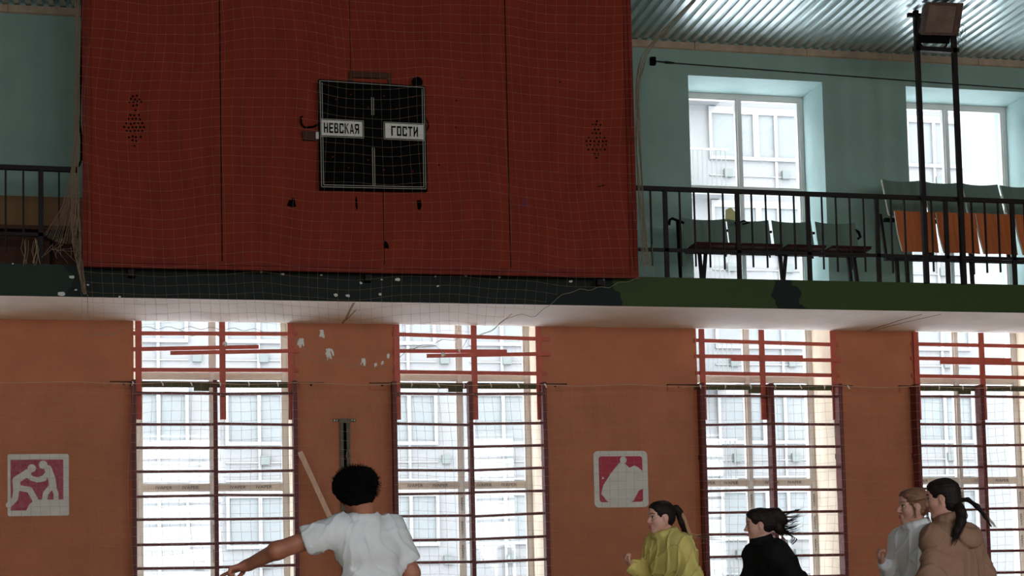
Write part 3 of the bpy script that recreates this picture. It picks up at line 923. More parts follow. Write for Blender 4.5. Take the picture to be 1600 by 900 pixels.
# steel bracket and carabiner, leaning batten on the pier
br = thing('steel_bracket', 'grey-olive steel rail bracket with a hanging carabiner on the pier', 'bracket', (1.68, -.03, .4))
MB().box(1.632, 1.668, -.045, -.001, .4, 2.85).build('channel', M_STEEL, br)
MB().box(1.704, 1.738, -.045, -.001, .4, 2.85).build('channel', M_STEEL, br)
MB().box(1.668, 1.704, -.012, -.001, .4, 2.82).build('slot', M_HOLE, br)
MB().box(1.625, 1.742, -.06, -.001, 2.82, 2.868).build('cap', M_STEEL, br)
for (a, b) in ((1.555, 1.625), (1.742, 1.81)):
    fl = MB().box(a, b, -.012, -.001, 2.835, 2.868).build('flange', M_STEEL, br)
    for t in (.3, .75):
        MB().ball((a + (b - a) * t, -.013, 2.852), (.011, .008, .011), 8, 5).build('bolt', M_CHROME, fl)
MB().tube([(1.69, -.02, 2.7), (1.692, -.04, 2.56), (1.705, -.06, 2.53), (1.685, -.065, 2.525)], .009, 6).build('hook', M_BLACK, br)
MB().tube([(1.705, -.07, 2.53), (1.695, -.075, 2.48), (1.688, -.075, 2.45), (1.70, -.075, 2.435), (1.725, -.075, 2.437), (1.738, -.075, 2.455), (1.73, -.075, 2.49), (1.722, -.07, 2.53), (1.712, -.07, 2.538), (1.705, -.07, 2.53)], .0045, 6).build('carabiner', M_CHROME, br)
tag(MB().beam((1.18, -.30, 2.485), (2.24, -.42, .03), .052, .022).build('wooden_batten', M_BATTEN, base=(2.24, -.3, .03)), 'pale raw wooden batten leaning against the pier beside the man', 'batten')

# ------------------------------------------------------------------ nets
def wob(a, b, s):
    return (math.sin(1.9 * a + 2.3 * b + s) + math.sin(3.7 * a - 1.6 * b + 1.7 * s) * .6 + math.sin(.8 * a + 4.4 * b + 2.9 * s) * .5) / 2.1


def net_mesh(node, ok, ni, nj, r):
    m = MB()
    for i in range(ni):
        run = []
        for j in range(nj + 1):
            if j < nj and ok(i, j):
                run.append(node(i, j))
            else:
                if len(run) > 1: m.tube(run, r, 3, cap=False)
                run = []
    for j in range(nj):
        run = []
        for i in range(ni + 1):
            if i < ni and ok(i, j):
                run.append(node(i, j))
            else:
                if len(run) > 1: m.tube(run, r, 3, cap=False)
                run = []
    return m


NB = [(135, 520), (160, 526), (200, 512), (300, 512), (400, 515), (455, 527), (480, 545), (500, 560), (560, 572), (610, 575), (640, 545), (700, 530), (740, 528), (765, 518), (800, 492), (840, 493), (865, 470), (890, 455), (950, 448), (985, 437), (1000, 436)]
NB = np.array([at(x, y, -1.75)[[0, 2]] for x, y in NB])
G = .0955


def un(i, j):
    x, z = -.955 + i * G, 7.22 - j * G
    e = max(0.0, (x - 3.9) / .7)                                  # gathered towards the right edge low down
    pull = e * max(0.0, (6.4 - z) / 2.4) * .10
    dx = .055 * wob(x * .7, z * .9, .4) + .03 * wob(x * 1.9, z * .5, 2.2) + pull
    dz = .05 * wob(x * .9, z * .3, 1.1) + .022 * wob(x * 2.6, z * 1.2, 5.0) - .03 * math.cos((x - 1.85) * 2.6)
    return (min(x + dx, 4.60), -1.73 + .035 * wob(x * 1.2, z * 1.1, 3.0), z + dz)


def uok(i, j):
    x, y, z = un(i, j)
    return z > np.interp(x, NB[:, 0], NB[:, 1])


upnet = thing('hanging_net', 'torn beige safety net hanging over the red board and scoreboard', 'net', (1.8, -1.75, 3.2))
nm = net_mesh(un, uok, 59, 44, .00095)
for i in range(59):
    for j in range(44):
        if uok(i, j):                                             # knots
            p, r = np.array(un(i, j)), .0036
            nm.add([p + (r, 0, 0), p - (r, 0, 0), p + (0, r, 0), p - (0, r, 0), p + (0, 0, r), p - (0, 0, r)],
                   [(0, 2, 4), (2, 1, 4), (1, 3, 4), (3, 0, 4), (2, 0, 5), (1, 2, 5), (3, 1, 5), (0, 3, 5)])
tag(nm.build('mesh', M_TWINE, upnet), kind='stuff')
# selvage cord along the torn lower edge
low = []
for k_ in range(120):
    x = NB[0, 0] + (NB[-1, 0] - NB[0, 0]) * k_ / 119
    low.append((x, -1.735, np.interp(x, NB[:, 0], NB[:, 1]) + .014 * math.sin(x * 31)))
MB().tube(low, .0024, 4).build('edge_cord', M_ROPE, upnet)


def bundle(name, pts, n_, spread, r, parent, material=M_ROPE):
    P = np.array(pts, float)
    m = MB()
    t = np.linspace(0, 1, len(P)); tt = np.linspace(0, 1, 40)
    base = np.stack([np.interp(tt, t, P[:, q]) for q in range(3)], 1)
    for s in range(n_):
        ph, k1, k2 = random.uniform(0, 6.28), random.uniform(2, 5), random.uniform(2, 6)
        sp = np.interp(tt, t, spread)
        w = np.stack([np.sin(tt * k1 * 3 + ph), np.cos(tt * k2 * 3 + ph) * .6, np.zeros_like(tt)], 1)
        m.tube(base + w * sp[:, None], r, 3, cap=False)
    return tag(m.build(name, material, parent), kind='stuff')


bundle('gathered_edge', [(5.30, -1.70, 7.22), (5.221, -1.7, 7.07), (4.897, -1.7, 6.743), (4.66, -1.7, 6.46), (4.575, -1.7, 6.151), (4.565, -1.7, 5.548), (4.585, -1.7, 4.816), (4.60, -1.7, 4.42), (4.62, -1.68, 4.25)], 16,
       [.012, .014, .022, .03, .028, .024, .026, .03, .05], .0028, upnet)
bundle('gathered_edge', [(-.985, -1.70, 7.2), (-.975, -1.7, 6.5), (-.98, -1.7, 5.6), (-1.0, -1.7, 5.1), (-1.0, -1.7, 4.6), (-.99, -1.7, 4.35), (-.955, -1.7, 4.1), (-.915, -1.7, 3.86)], 16,
       [.02, .02, .025, .03, .04, .04, .025, .015], .0026, upnet, M_TWINE)
# fan of strings pulled aside over the railing
fan = MB()
for k_ in range(26):
    t = k_ / 25
    a = at(112 + 6 * random.random(), 255 + 10 * random.random(), -1.45)
    b = at(70 + 58 * t, 364 + 6 * random.random() + 14 * math.sin(t * 3), -1.40)
    md = (a + b) / 2 + np.array((.03 * (1 - t), .0, -.05 * random.random() * 1.5))
    fan.tube([a, (a + md) / 2, md, (md + b) / 2, b], .0022, 3, cap=False)
for k_ in range(16):
    a = at(78 + 45 * random.random(), 372 + 18 * random.random(), -1.42)
    fan.tube([a, a + np.array((random.uniform(-.08, .08), 0, random.uniform(-.05, .02))), a + np.array((random.uniform(-.14, .14), 0, random.uniform(-.16, -.02)))], .0022, 3, cap=False)
for k_ in range(12):
    a = at(35 + 26 * random.random(), 372 + 5 * random.random(), -1.34)
    fan.tube([a, a + np.array((random.uniform(-.03, .03), 0, -.1)), a + np.array((random.uniform(-.04, .04), 0, -.24))], .003, 3, cap=False)
tag(fan.build('fanned_strings', M_TWINE, upnet), kind='stuff')
# loose loops under the edge
lp = MB()
for pts in ([(137, 460), (137, 500), (150, 522), (170, 524), (192, 515)], [(470, 548), (485, 562), (500, 566), (515, 558)], [(545, 560), (552, 568), (562, 568)], [(800, 490), (770, 515), (742, 528)],
            [(640, 545), (680, 540), (690, 548), (698, 556)], [(730, 530), (722, 545), (735, 540)], [(280, 515), (300, 525), (330, 518), (350, 530)], [(1003, 383), (1012, 384), (1020, 382), (1019, 395), (1018, 415), (1021, 430)], [(1002, 392), (1010, 398), (1016, 393)]):
    lp.tube([at(x, y, -1.74) for x, y in pts], .0024, 4, cap=False)
lp.build('loose_loops', M_TWINE, upnet)
# white rags knotted into the torn edge
for k_, (px, py, s, lab) in enumerate(((472, 535, 11, 'limp white rag knotted into the net left of the pier'), (503, 521, 10, 'forked white rag high on the orange pier top'), (514, 552, 13, 'largest white rag, hanging in the middle of the pier'),
                                  (568, 565, 9, 'small conical white rag right of the largest rag'), (588, 570, 5, 'tiny twisted white rag low on the net edge'), (598, 567, 5, 'small round white rag beside the tiny twisted one'), (607, 556, 6, 'flat white rag near the window post'),
                                  (692, 554, 6, 'white rag caught on the second window guard'), (717, 548, 5, 'small white rag above the second window guard'), (352, 537, 6, 'small white rag over the first window guard'))):
    c = at(px, py, -1.74)
    m = MB()
    for q in range(7):
        d = np.array((random.uniform(-.5, .5), random.uniform(-.2, .2), -1.0))
        L_ = s / 160 * random.uniform(.7, 1.35)
        st = c + np.array((random.uniform(-.3, .3) * s / 160, 0, s / 300))
        m.tube([st, st + d * L_ * .4 + np.array((random.uniform(-.01, .01), 0, 0)), st + d * L_ * .8, st + d * L_], [s / 1500, s / 1000, s / 1300, s / 3200], 5)
    m.ball(c + np.array((0, 0, s / 360)), (s / 950, s / 1000, s / 900), 7, 5)
    tag(m.build('rag', M_RAG, base=tuple(c)), lab, 'rag', 'white rags in the torn net')


# lower net stretched in front of the wall bars
def ln(i, j):
    x, z = -3.2 + i * .0985, 3.225 - j * .0985
    d = 3.225 - z
    dx = .045 * wob(x * .6, z * .8, 1.3) + .03 * d * wob(x * .35, 0, .2)
    dz = .03 * wob(x * .8, z * .4, 4.1) * min(1, d * 2) + .012 * wob(x * 3.1, z, 2.0) * min(1, d * 3) - (.02 * math.sin(x * 2.6) ** 2)
    return (x + dx, -.262 + .015 * wob(x * 2, z * 1.5, .6), z + dz)


lnet = thing('lower_net', 'pale protective net stretched over the wall bars and piers of the lower wall', 'net', (4, -.26, .1))
tag(net_mesh(ln, lambda i, j: True, 144, 32, .0013).build('mesh', M_TWINE2, lnet), kind='stuff')
MB().tube([ln(i, 0) for i in range(144)], .004, 5).build('top_cord', M_TWINE2, lnet)
for i in range(18, 140, 3):                                           # ties knotted over the rail
    x = ln(i, 0)[0]
    if any(b[0] - .1 < x < b[1] + .1 for b in BAYS[1:5]):
        MB().tube([(x - .01, -.262, 3.23), (x, -.262, 3.215), (x + random.uniform(-.02, .02), -.266, 3.185)], [.005, .009, .004], 5).build('tie', M_RAG, lnet)

# ------------------------------------------------------------------ people: smooth-blended solids turned into one surface
class Vol:
    def __init__(self, lo, hi, h):
        self.lo, self.h = np.array(lo, float), h
        n = np.ceil((np.array(hi) - self.lo) / h).astype(int) + 1
        self.ax = [(self.lo[k] + h * np.arange(n[k])).astype(np.float32) for k in range(3)]
        self.F = np.full(n, 1.0, np.float32)

    def _sl(self, lo, hi):
        s = []
        for k in range(3):
            a = int(max(0, math.floor((lo[k] - self.lo[k]) / self.h)))
            b = int(min(self.F.shape[k], math.ceil((hi[k] - self.lo[k]) / self.h) + 1))
            if b <= a: return None
            s.append(slice(a, b))
        return tuple(s)

    def op(self, fn, lo, hi, k=.02, sub=False):
        sl = self._sl(np.array(lo) - k * 1.5 - 2 * self.h, np.array(hi) + k * 1.5 + 2 * self.h)
        if sl is None: return self
        X, Y, Z = self.ax[0][sl[0]][:, None, None], self.ax[1][sl[1]][None, :, None], self.ax[2][sl[2]][None, None, :]
        d = fn(X, Y, Z)
        A = self.F[sl]
        if sub:
            hh = np.clip(.5 - .5 * (A + d) / k, 0, 1)
            self.F[sl] = A * (1 - hh) - d * hh + k * hh * (1 - hh)
        else:
            hh = np.clip(.5 + .5 * (d - A) / k, 0, 1)
            self.F[sl] = d * (1 - hh) + A * hh - k * hh * (1 - hh)
        return self

    def cone(self, a, b, r1, r2, k=.02, sub=False):
        a, b = np.array(a, float), np.array(b, float)
        ba = b - a
        L2 = max(ba @ ba, 1e-9)

        def fn(X, Y, Z):
            t = np.clip(((X - a[0]) * ba[0] + (Y - a[1]) * ba[1] + (Z - a[2]) * ba[2]) / L2, 0, 1)
            return np.sqrt((X - a[0] - t * ba[0]) ** 2 + (Y - a[1] - t * ba[1]) ** 2 + (Z - a[2] - t * ba[2]) ** 2) - (r1 + (r2 - r1) * t)
        R_ = max(r1, r2)
        return self.op(fn, np.minimum(a, b) - R_, np.maximum(a, b) + R_, k, sub)

    def ell(self, c, r, axes=None, k=.02, sub=False):
        c, r = np.array(c, float), np.array(r, float)
        A = np.eye(3) if axes is None else np.array(axes, float)

        def fn(X, Y, Z):
            q = [(X - c[0]) * A[i][0] + (Y - c[1]) * A[i][1] + (Z - c[2]) * A[i][2] for i in range(3)]
            k0 = np.sqrt(sum((q[i] / r[i]) ** 2 for i in range(3)))
            k1 = np.sqrt(sum((q[i] / r[i] ** 2) ** 2 for i in range(3))) + 1e-6
            return k0 * (k0 - 1) / k1
        R_ = max(r)
        return self.op(fn, c - R_, c + R_, k, sub)

    def displace(self, fn):
        X, Y, Z = self.ax[0][:, None, None], self.ax[1][None, :, None], self.ax[2][None, None, :]
        self.F = (self.F + fn(X, Y, Z)).astype(np.float32)
        return self

    def cut(self, n, d):
        """keep the side where n.p < d"""
        X, Y, Z = self.ax[0][:, None, None], self.ax[1][None, :, None], self.ax[2][None, None, :]
        self.F = np.maximum(self.F, n[0] * X + n[1] * Y + n[2] * Z - d).astype(np.float32)
        return self

    def build(self, name, material, parent):
        F = self.F
        F[0], F[-1] = 1, 1
        F[:, 0], F[:, -1] = 1, 1
        F[:, :, 0], F[:, :, -1] = 1, 1
        I = F < 0
        c = [I[a:a - 1 or None, b:b - 1 or None, d:d - 1 or None] for a in (0, 1) for b in (0, 1) for d in (0, 1)]
        tot = sum(q.astype(np.int8) for q in c)
        act = (tot > 0) & (tot < 8)
        idx = np.full(act.shape, -1, np.int64)
        ijk = np.argwhere(act)
        idx[act] = np.arange(len(ijk))
        pos = np.zeros((len(ijk), 3)); cnt = np.zeros(len(ijk))
        val = {}
        for a in (0, 1):
            for b in (0, 1):
                for d in (0, 1):
                    val[a, b, d] = F[ijk[:, 0] + a, ijk[:, 1] + b, ijk[:, 2] + d].astype(float)
        for p in val:
            for k in range(3):
                if p[k] == 0:
                    q = list(p); q[k] = 1; q = tuple(q)
                    va, vb = val[p], val[q]
                    s = (va < 0) != (vb < 0)
                    t = np.where(s, va / (va - vb + 1e-12 * (va == vb)), 0)
                    e = np.zeros((len(ijk), 3)); e += p; e[:, k] += t
                    pos += e * s[:, None]; cnt += s
        V = self.lo + self.h * (ijk + pos / np.maximum(cnt, 1)[:, None])
        faces = []
        for k in range(3):
            u, v = (k + 1) % 3, (k + 2) % 3
            s0 = [slice(None)] * 3; s1 = [slice(None)] * 3
            s0[k] = slice(0, -1); s1[k] = slice(1, None)
            A, B = I[tuple(s0)], I[tuple(s1)]
            for inside_first in (True, False):
                E = np.argwhere(A & ~B if inside_first else ~A & B)
                if not len(E): continue
                E = E[(E[:, u] > 0) & (E[:, v] > 0) & (E[:, u] < F.shape[u] - 1) & (E[:, v] < F.shape[v] - 1)]
                quad = []
                for (du, dv) in ((-1, -1), (0, -1), (0, 0), (-1, 0)):
                    q = E.copy(); q[:, u] += du; q[:, v] += dv
                    quad.append(idx[q[:, 0], q[:, 1], q[:, 2]])
                quad = np.stack(quad if inside_first else quad[::-1], 1)
                faces.append(quad)
        Q = np.concatenate(faces)
        Q = Q[(Q >= 0).all(1)]
        V = V - np.array(OFF[parent.name])
        me = bpy.data.meshes.new(name)
        me.vertices.add(len(V)); me.vertices.foreach_set('co', V.ravel())
        me.loops.add(Q.size); me.loops.foreach_set('vertex_index', Q.ravel().astype(np.int32))
        me.polygons.add(len(Q)); me.polygons.foreach_set('loop_start', np.arange(0, Q.size, 4, dtype=np.int32))
        me.update(calc_edges=True)
        me.polygons.foreach_set('use_smooth', np.ones(len(Q), bool))
        me.materials.append(material)
        me.validate()
        return link_mesh(name, me, parent)


def skin_mat(name, c, c2):
    m = mat(name, c, .5, var=.06, scale=14, c2=c2, bump=.08, bscale=220)
    b = m.node_tree.nodes['Principled BSDF']
    b.inputs['Subsurface Weight'].default_value = .12
    b.inputs['Subsurface Radius'].default_value = (.012, .005, .003)
    return m


M_SKIN_F = skin_mat('fair_skin', (218, 168, 150), (206, 150, 132))
M_SKIN_T = skin_mat('tan_skin', (176, 116, 92), (160, 98, 78))
M_LIP = mat('lip_skin', (176, 96, 92), .45, var=.05)
M_EYEWHITE = mat('eye_white', (220, 214, 208), .3, var=.02)
M_EYE = mat('dark_iris', (36, 24, 20), .2, var=.05)
M_HAIR_BLACK = mat('black_hair', (10, 7, 7), .85, var=.3, scale=60, bump=.8, bscale=260, spec=.08)
M_HAIR_DARK = mat('dark_brown_hair', (34, 21, 17), .6, scale=30, c2=(16, 10, 9), spec=.2, bump=.6, bscale=120, stretch=(1, 1, .25))
M_HAIR_BROWN = mat('light_brown_hair', (150, 104, 78), .5, scale=26, c2=(96, 62, 46), bump=.6, bscale=120, stretch=(.35, 1, 1))
M_HAIR_BLOND = mat('blond_hair', (206, 164, 122), .5, scale=30, c2=(168, 122, 88), bump=.5, bscale=120, stretch=(1, 1, .25))
M_TROUSER = mat('dark_tracksuit', (38, 40, 48), .8, var=.15, scale=6, bump=.3)
M_SHOE = mat('white_trainer', (210, 208, 206), .5, var=.06)


def cloth(name, c, c2=None):
    return mat(name, c, .85, scale=7, var=.05, c2=c2, bump=.2, bscale=190, spec=.15)


def unit(v):
    v = np.array(v, float)
    return v / np.linalg.norm(v)


def head_axes(fwd, tilt=0.0):
    """rows: forward, left, up; tilt rolls the head to its left shoulder"""
    f = unit(fwd)
    l = unit(np.cross((0, 0, 1), f))
    u = np.cross(f, l)
    l2 = l * math.cos(tilt) - u * math.sin(tilt)
    u2 = u * math.cos(tilt) + l * math.sin(tilt)
    return np.array([f, l2, u2])


def add_head(v, o, A, s=1.0, ears=True):
    P = lambda x, y, z: np.array(o) + s * (A.T @ np.array((x, y, z)))
    E = lambda c, r, k=.02, sub=False: v.ell(P(*c), np.array(r) * s, A, k * s, sub)
    C = lambda a, b, r1, r2, k=.015: v.cone(P(*a), P(*b), r1 * s, r2 * s, k * s)
    E((-.012, 0, .030), (.094, .074, .084))
    E((.030, 0, -.040), (.060, .057, .078), .03)
    E((.052, 0, .045), (.042, .050, .050), .03)
    for q in (-1, 1):
        C((-.005, q * .054, -.045), (.060, q * .016, -.103), .020, .016, .025)
        E((.052, q * .036, -.028), (.032, .022, .026), .025)
        C((.082, q * .014, .020), (.068, q * .044, .016), .009, .008, .014)
        E((.089, q * .031, .000), (.016, .017, .012), .01, True)
        if ears:
            E((-.010, q * .074, -.012), (.020, .008, .031), .008)
            E((-.006, q * .081, -.008), (.010, .006, .016), .006, True)
        E((.100, q * .011, -.036), (.011, .009, .009), .008)
    C((.086, 0, .012), (.113, 0, -.032), .008, .010, .012)
    E((.072, 0, -.106), (.020, .022, .018), .02)
    E((.090, 0, -.064), (.012, .023, .007), .008)
    E((.088, 0, -.077), (.011, .020, .008), .008)
    E((.087, 0, -.070), (.018, .026, .002), .004, True)
    return P


def add_face_parts(parent, o, A, s, brow, open_smile=False):
    P = lambda x, y, z: np.array(o) + s * (A.T @ np.array((x, y, z)))
    for q in (-1, 1):
        e = MB().ball(P(.0745, q * .031, .000), .0118 * s, 10, 8).build('eye', M_EYEWHITE, parent, smooth=True)
        MB().ball(P(.0822, q * .0322, .000), .0068 * s, 8, 6).build('iris', M_EYE, e, smooth=True)
        MB().tube([P(.090, q * .016, .0045), P(.0895, q * .031, .0085), P(.078, q * .047, .0035)], [.0018 * s, .003 * s, .0016 * s], 5).build('eyelash', M_EYE, parent)
        MB().tube([P(.095, q * .014, .026), P(.088, q * .034, .032), P(.070, q * .053, .025)], [.0035 * s, .004 * s, .002 * s], 5).build('eyebrow', brow, parent)
    MB().tube([P(.090, .022, -.066), P(.1025, .007, -.0635), P(.104, 0, -.0655), P(.1025, -.007, -.0635), P(.090, -.022, -.066)], [.002 * s, .0045 * s, .0045 * s, .0045 * s, .002 * s], 6).build('upper_lip', M_LIP, parent, smooth=True)
    MB().tube([P(.088, .020, -.0735), P(.0995, .007, -.077), P(.0995, -.007, -.077), P(.088, -.020, -.0735)], [.002 * s, .0052 * s, .0052 * s, .002 * s], 6).build('lower_lip', M_LIP, parent, smooth=True)


def add_hand(v, wrist, palm_dir, palm_normal, thumb_side, curl, s=1.0, k=.006):
    """palm with five jointed fingers; curl = bend (radians per joint) for index, middle, ring, little"""
    d, nrm = unit(palm_dir), unit(palm_normal)
    nrm = unit(nrm - d * (nrm @ d))
    t = unit(thumb_side); t = unit(t - d * (t @ d) - nrm * (t @ nrm))
    w = np.array(wrist, float)
    v.cone(w, w + d * .03 * s, .024 * s, .026 * s, .02)
    for q in (-.026, -.009, .009, .026):
        v.cone(w + d * .02 * s + t * q * .7 * s, w + d * .085 * s + t * q * s, .0145 * s, .0125 * s, .012)
    for q, L_, c in zip((.028, .0095, -.0095, -.027), (.074, .082, .076, .060), curl):
        p = w + d * .085 * s + t * q * s
        ang = c * .8
        for f_, r1, r2 in ((.45, .0098, .0092), (.31, .0092, .0086), (.24, .0086, .0074)):
            dd = d * math.cos(ang) + nrm * math.sin(ang)
            e = p + dd * L_ * f_ * s
            v.cone(p, e, r1 * s, r2 * s, k)
            p = e
            ang += c
    p = w + d * .028 * s + t * .026 * s
    for dd, L_, r1, r2 in ((unit(t * .75 + d * .6 + nrm * .25), .042, .0135, .0115), (unit(t * .25 + d * .8 + nrm * .45), .030, .011, .010), (unit(-t * .1 + d * .8 + nrm * .55), .024, .010, .008)):
        e = p + dd * L_ * s
        v.cone(p, e, r1 * s, r2 * s, .008)
        p = e


def torso(v, J, g, top=True, arms=True, sleeve_l=None, sleeve_r=None, hem=None, k=.06, bulk=1.0):
    """clothed trunk; g = looseness added to the radii"""
    nk, L_, R_, ch, pv = J['neck'], J['shL'], J['shR'], J['chest'], J['pelvis']
    ax = unit(np.array(R_) - np.array(L_))
    f_ = J.get('fw', np.cross((0, 0, 1), ax))
    up = unit(np.array(nk) - np.array(pv))
    bk = unit(np.cross(ax, up))
    v.cone(np.array(L_) + ax * .055, np.array(R_) - ax * .055, .068 * bulk + g, .068 * bulk + g, k)
    v.cone(np.array(ch) - ax * .075, np.array(ch) + ax * .075, .098 * bulk + g, .098 * bulk + g, k)
    md = (np.array(ch) + np.array(pv)) / 2
    v.cone(md - ax * .06, md + ax * .06, .095 * bulk + g, .095 * bulk + g, k)
    v.cone(np.array(pv) - ax * .075, np.array(pv) + ax * .075, .10 * bulk + g, .10 * bulk + g, k)
    tr = np.array(nk)
    v.cone(tr - up * .04, np.array(L_) + ax * .02, .044 + g * .9, .052 + g * .7, .05)
    v.cone(tr - up * .04, np.array(R_) - ax * .02, .044 + g * .9, .052 + g * .7, .05)
    return ax, up


def FOLDS(a, s, fx=1.0, ridge=1.0):
    """soft undulation plus sharp drapery ridges"""
    def fn(X, Y, Z):
        w1 = 1.8 * np.sin(9 * Z + 7 * X + s) + .9 * np.sin(13 * Y + 5 * Z + 2 * s)
        w2 = 1.5 * np.sin(11 * X - 8 * Z + s) + .8 * np.sin(17 * Z + 6 * Y)
        soft = np.sin(31 * fx * X + 17 * Y + 9 * Z + s + w1) * .5 + np.sin(23 * Y - 14 * X + 16 * Z + 2.1 * s + w2) * .4
        r1 = (1 - np.abs(np.sin(24 * X + 20 * Y + 10 * Z + 1.3 * s + w2))) ** 4
        r2 = (1 - np.abs(np.sin(15 * X - 26 * Y - 19 * Z + .7 * s + w1))) ** 4
        return a * soft - ridge * a * (1.5 * r1 + 1.2 * r2)
    return fn


def strands(pts_list, r0, r1, n=4):
    m = MB()
    for pts in pts_list:
        P = np.array(pts, float)
        t = np.linspace(0, 1, len(P)); tt = np.linspace(0, 1, max(8, len(P) * 3))
        # smooth the polyline
        q = np.stack([np.interp(tt, t, P[:, c_]) for c_ in range(3)], 1)
        for _ in range(2):
            q[1:-1] = (q[:-2] + q[1:-1] * 2 + q[2:]) / 4
        m.tube(q, np.linspace(r0, r1, len(q)), n)
    return m


def rnd(a):
    return np.array([random.uniform(-a, a) for _ in range(3)])


def legs_and_feet(J, root, body, H=.007, trousers=M_TROUSER):
    for s in ('L', 'R'):
        hp, kn, an = np.array(J['hip' + s]), np.array(J['knee' + s]), np.array(J['ank' + s])
        body.cone(hp, kn, .075, .050, .04)
        body.cone(kn, an, .050, .034, .03)
        ft = unit(J['fw']) * .14
        body.cone(an, an + ft * .5 + np.array((0, 0, -.035)), .034, .03, .03)
        body.cone(an + ft * .5 + np.array((0, 0, -.035)), an + ft + np.array((0, 0, -.045)), .03, .02, .02)
    pts = np.array([J['hipL'], J['kneeL'], J['ankL'], J['hipR'], J['kneeR'], J['ankR'], J['pelvis']])
    v = Vol(pts.min(0) - .18, pts.max(0) + .18, .012)
    ax = unit(np.array(J['hipR']) - np.array(J['hipL']))
    v.cone(np.array(J['pelvis']) - ax * .07, np.array(J['pelvis']) + ax * .07, .108, .108, .05)
    for s in ('L', 'R'):
        hp, kn, an = np.array(J['hip' + s]), np.array(J['knee' + s]), np.array(J['ank' + s])
        v.cone(hp, kn, .098, .072, .05)
        v.cone(kn, an + (kn - an) * .05, .072, .052, .03)
    v.cut((0, 0, -1), -.10)
    v.cut((0, 0, 1), J['pelvis'][2] + .03)
    v.build('trousers', trousers, root)
    for s in ('L', 'R'):
        an = np.array(J['ank' + s]); ft = unit(J['fw']) * .16
        v = Vol(an - .30, an + .30, .010)
        z = an[2]
        v.cone(an + (0, 0, -.035), an + ft * .9 + np.array((0, 0, -z + .045)), .048, .040, .03)
        v.cone(an - ft * .25 + np.array((0, 0, -.03)), an + (0, 0, -.03), .042, .048, .03)
        v.cut((0, 0, -1), -.003)
        v.build('shoe', M_SHOE, root)


def stance(x, y, fw, spread=.11, stride=.0, hipz=.90, lean=(0, 0)):
    fw = unit((*fw, 0)); lf = np.cross((0, 0, 1), fw)
    base = np.array((x, y, 0.0))
    J = dict(fw=fw)
    J['pelvis'] = base + np.array((0, 0, hipz))
    J['hipL'] = base + lf * .085 + np.array((0, 0, hipz - .05)); J['hipR'] = base - lf * .085 + np.array((0, 0, hipz - .05))
    J['kneeL'] = base + lf * spread + fw * (stride * .5 + .06) + np.array((0, 0, .48)); J['kneeR'] = base - lf * spread + fw * (-stride * .3 + .06) + np.array((0, 0, .48))
    J['ankL'] = base + lf * (spread + .01) + fw * stride * .6 + np.array((0, 0, .085)); J['ankR'] = base - lf * (spread + .01) - fw * stride * .6 + np.array((0, 0, .085))
    return J


def body_volume(J, extra, H=.0065):
    pts = np.array([J[k] for k in J if k != 'fw'] + extra)
    return Vol(pts.min(0) - .2, pts.max(0) + .2, H)


def limb(v, pts, rs, k=.02):
    for a, b, r1, r2 in zip(pts[:-1], pts[1:], rs[:-1], rs[1:]):
        v.cone(a, b, r1, r2, k)


def trunk_core(v, J, arms=True):
    torso(v, J, -.022)
    limb(v, [J['shL'], J['elL'], J['wrL']], [.046, .038, .024], .03)
    limb(v, [J['shR'], J['elR'], J['wrR']], [.046, .038, .024], .03)

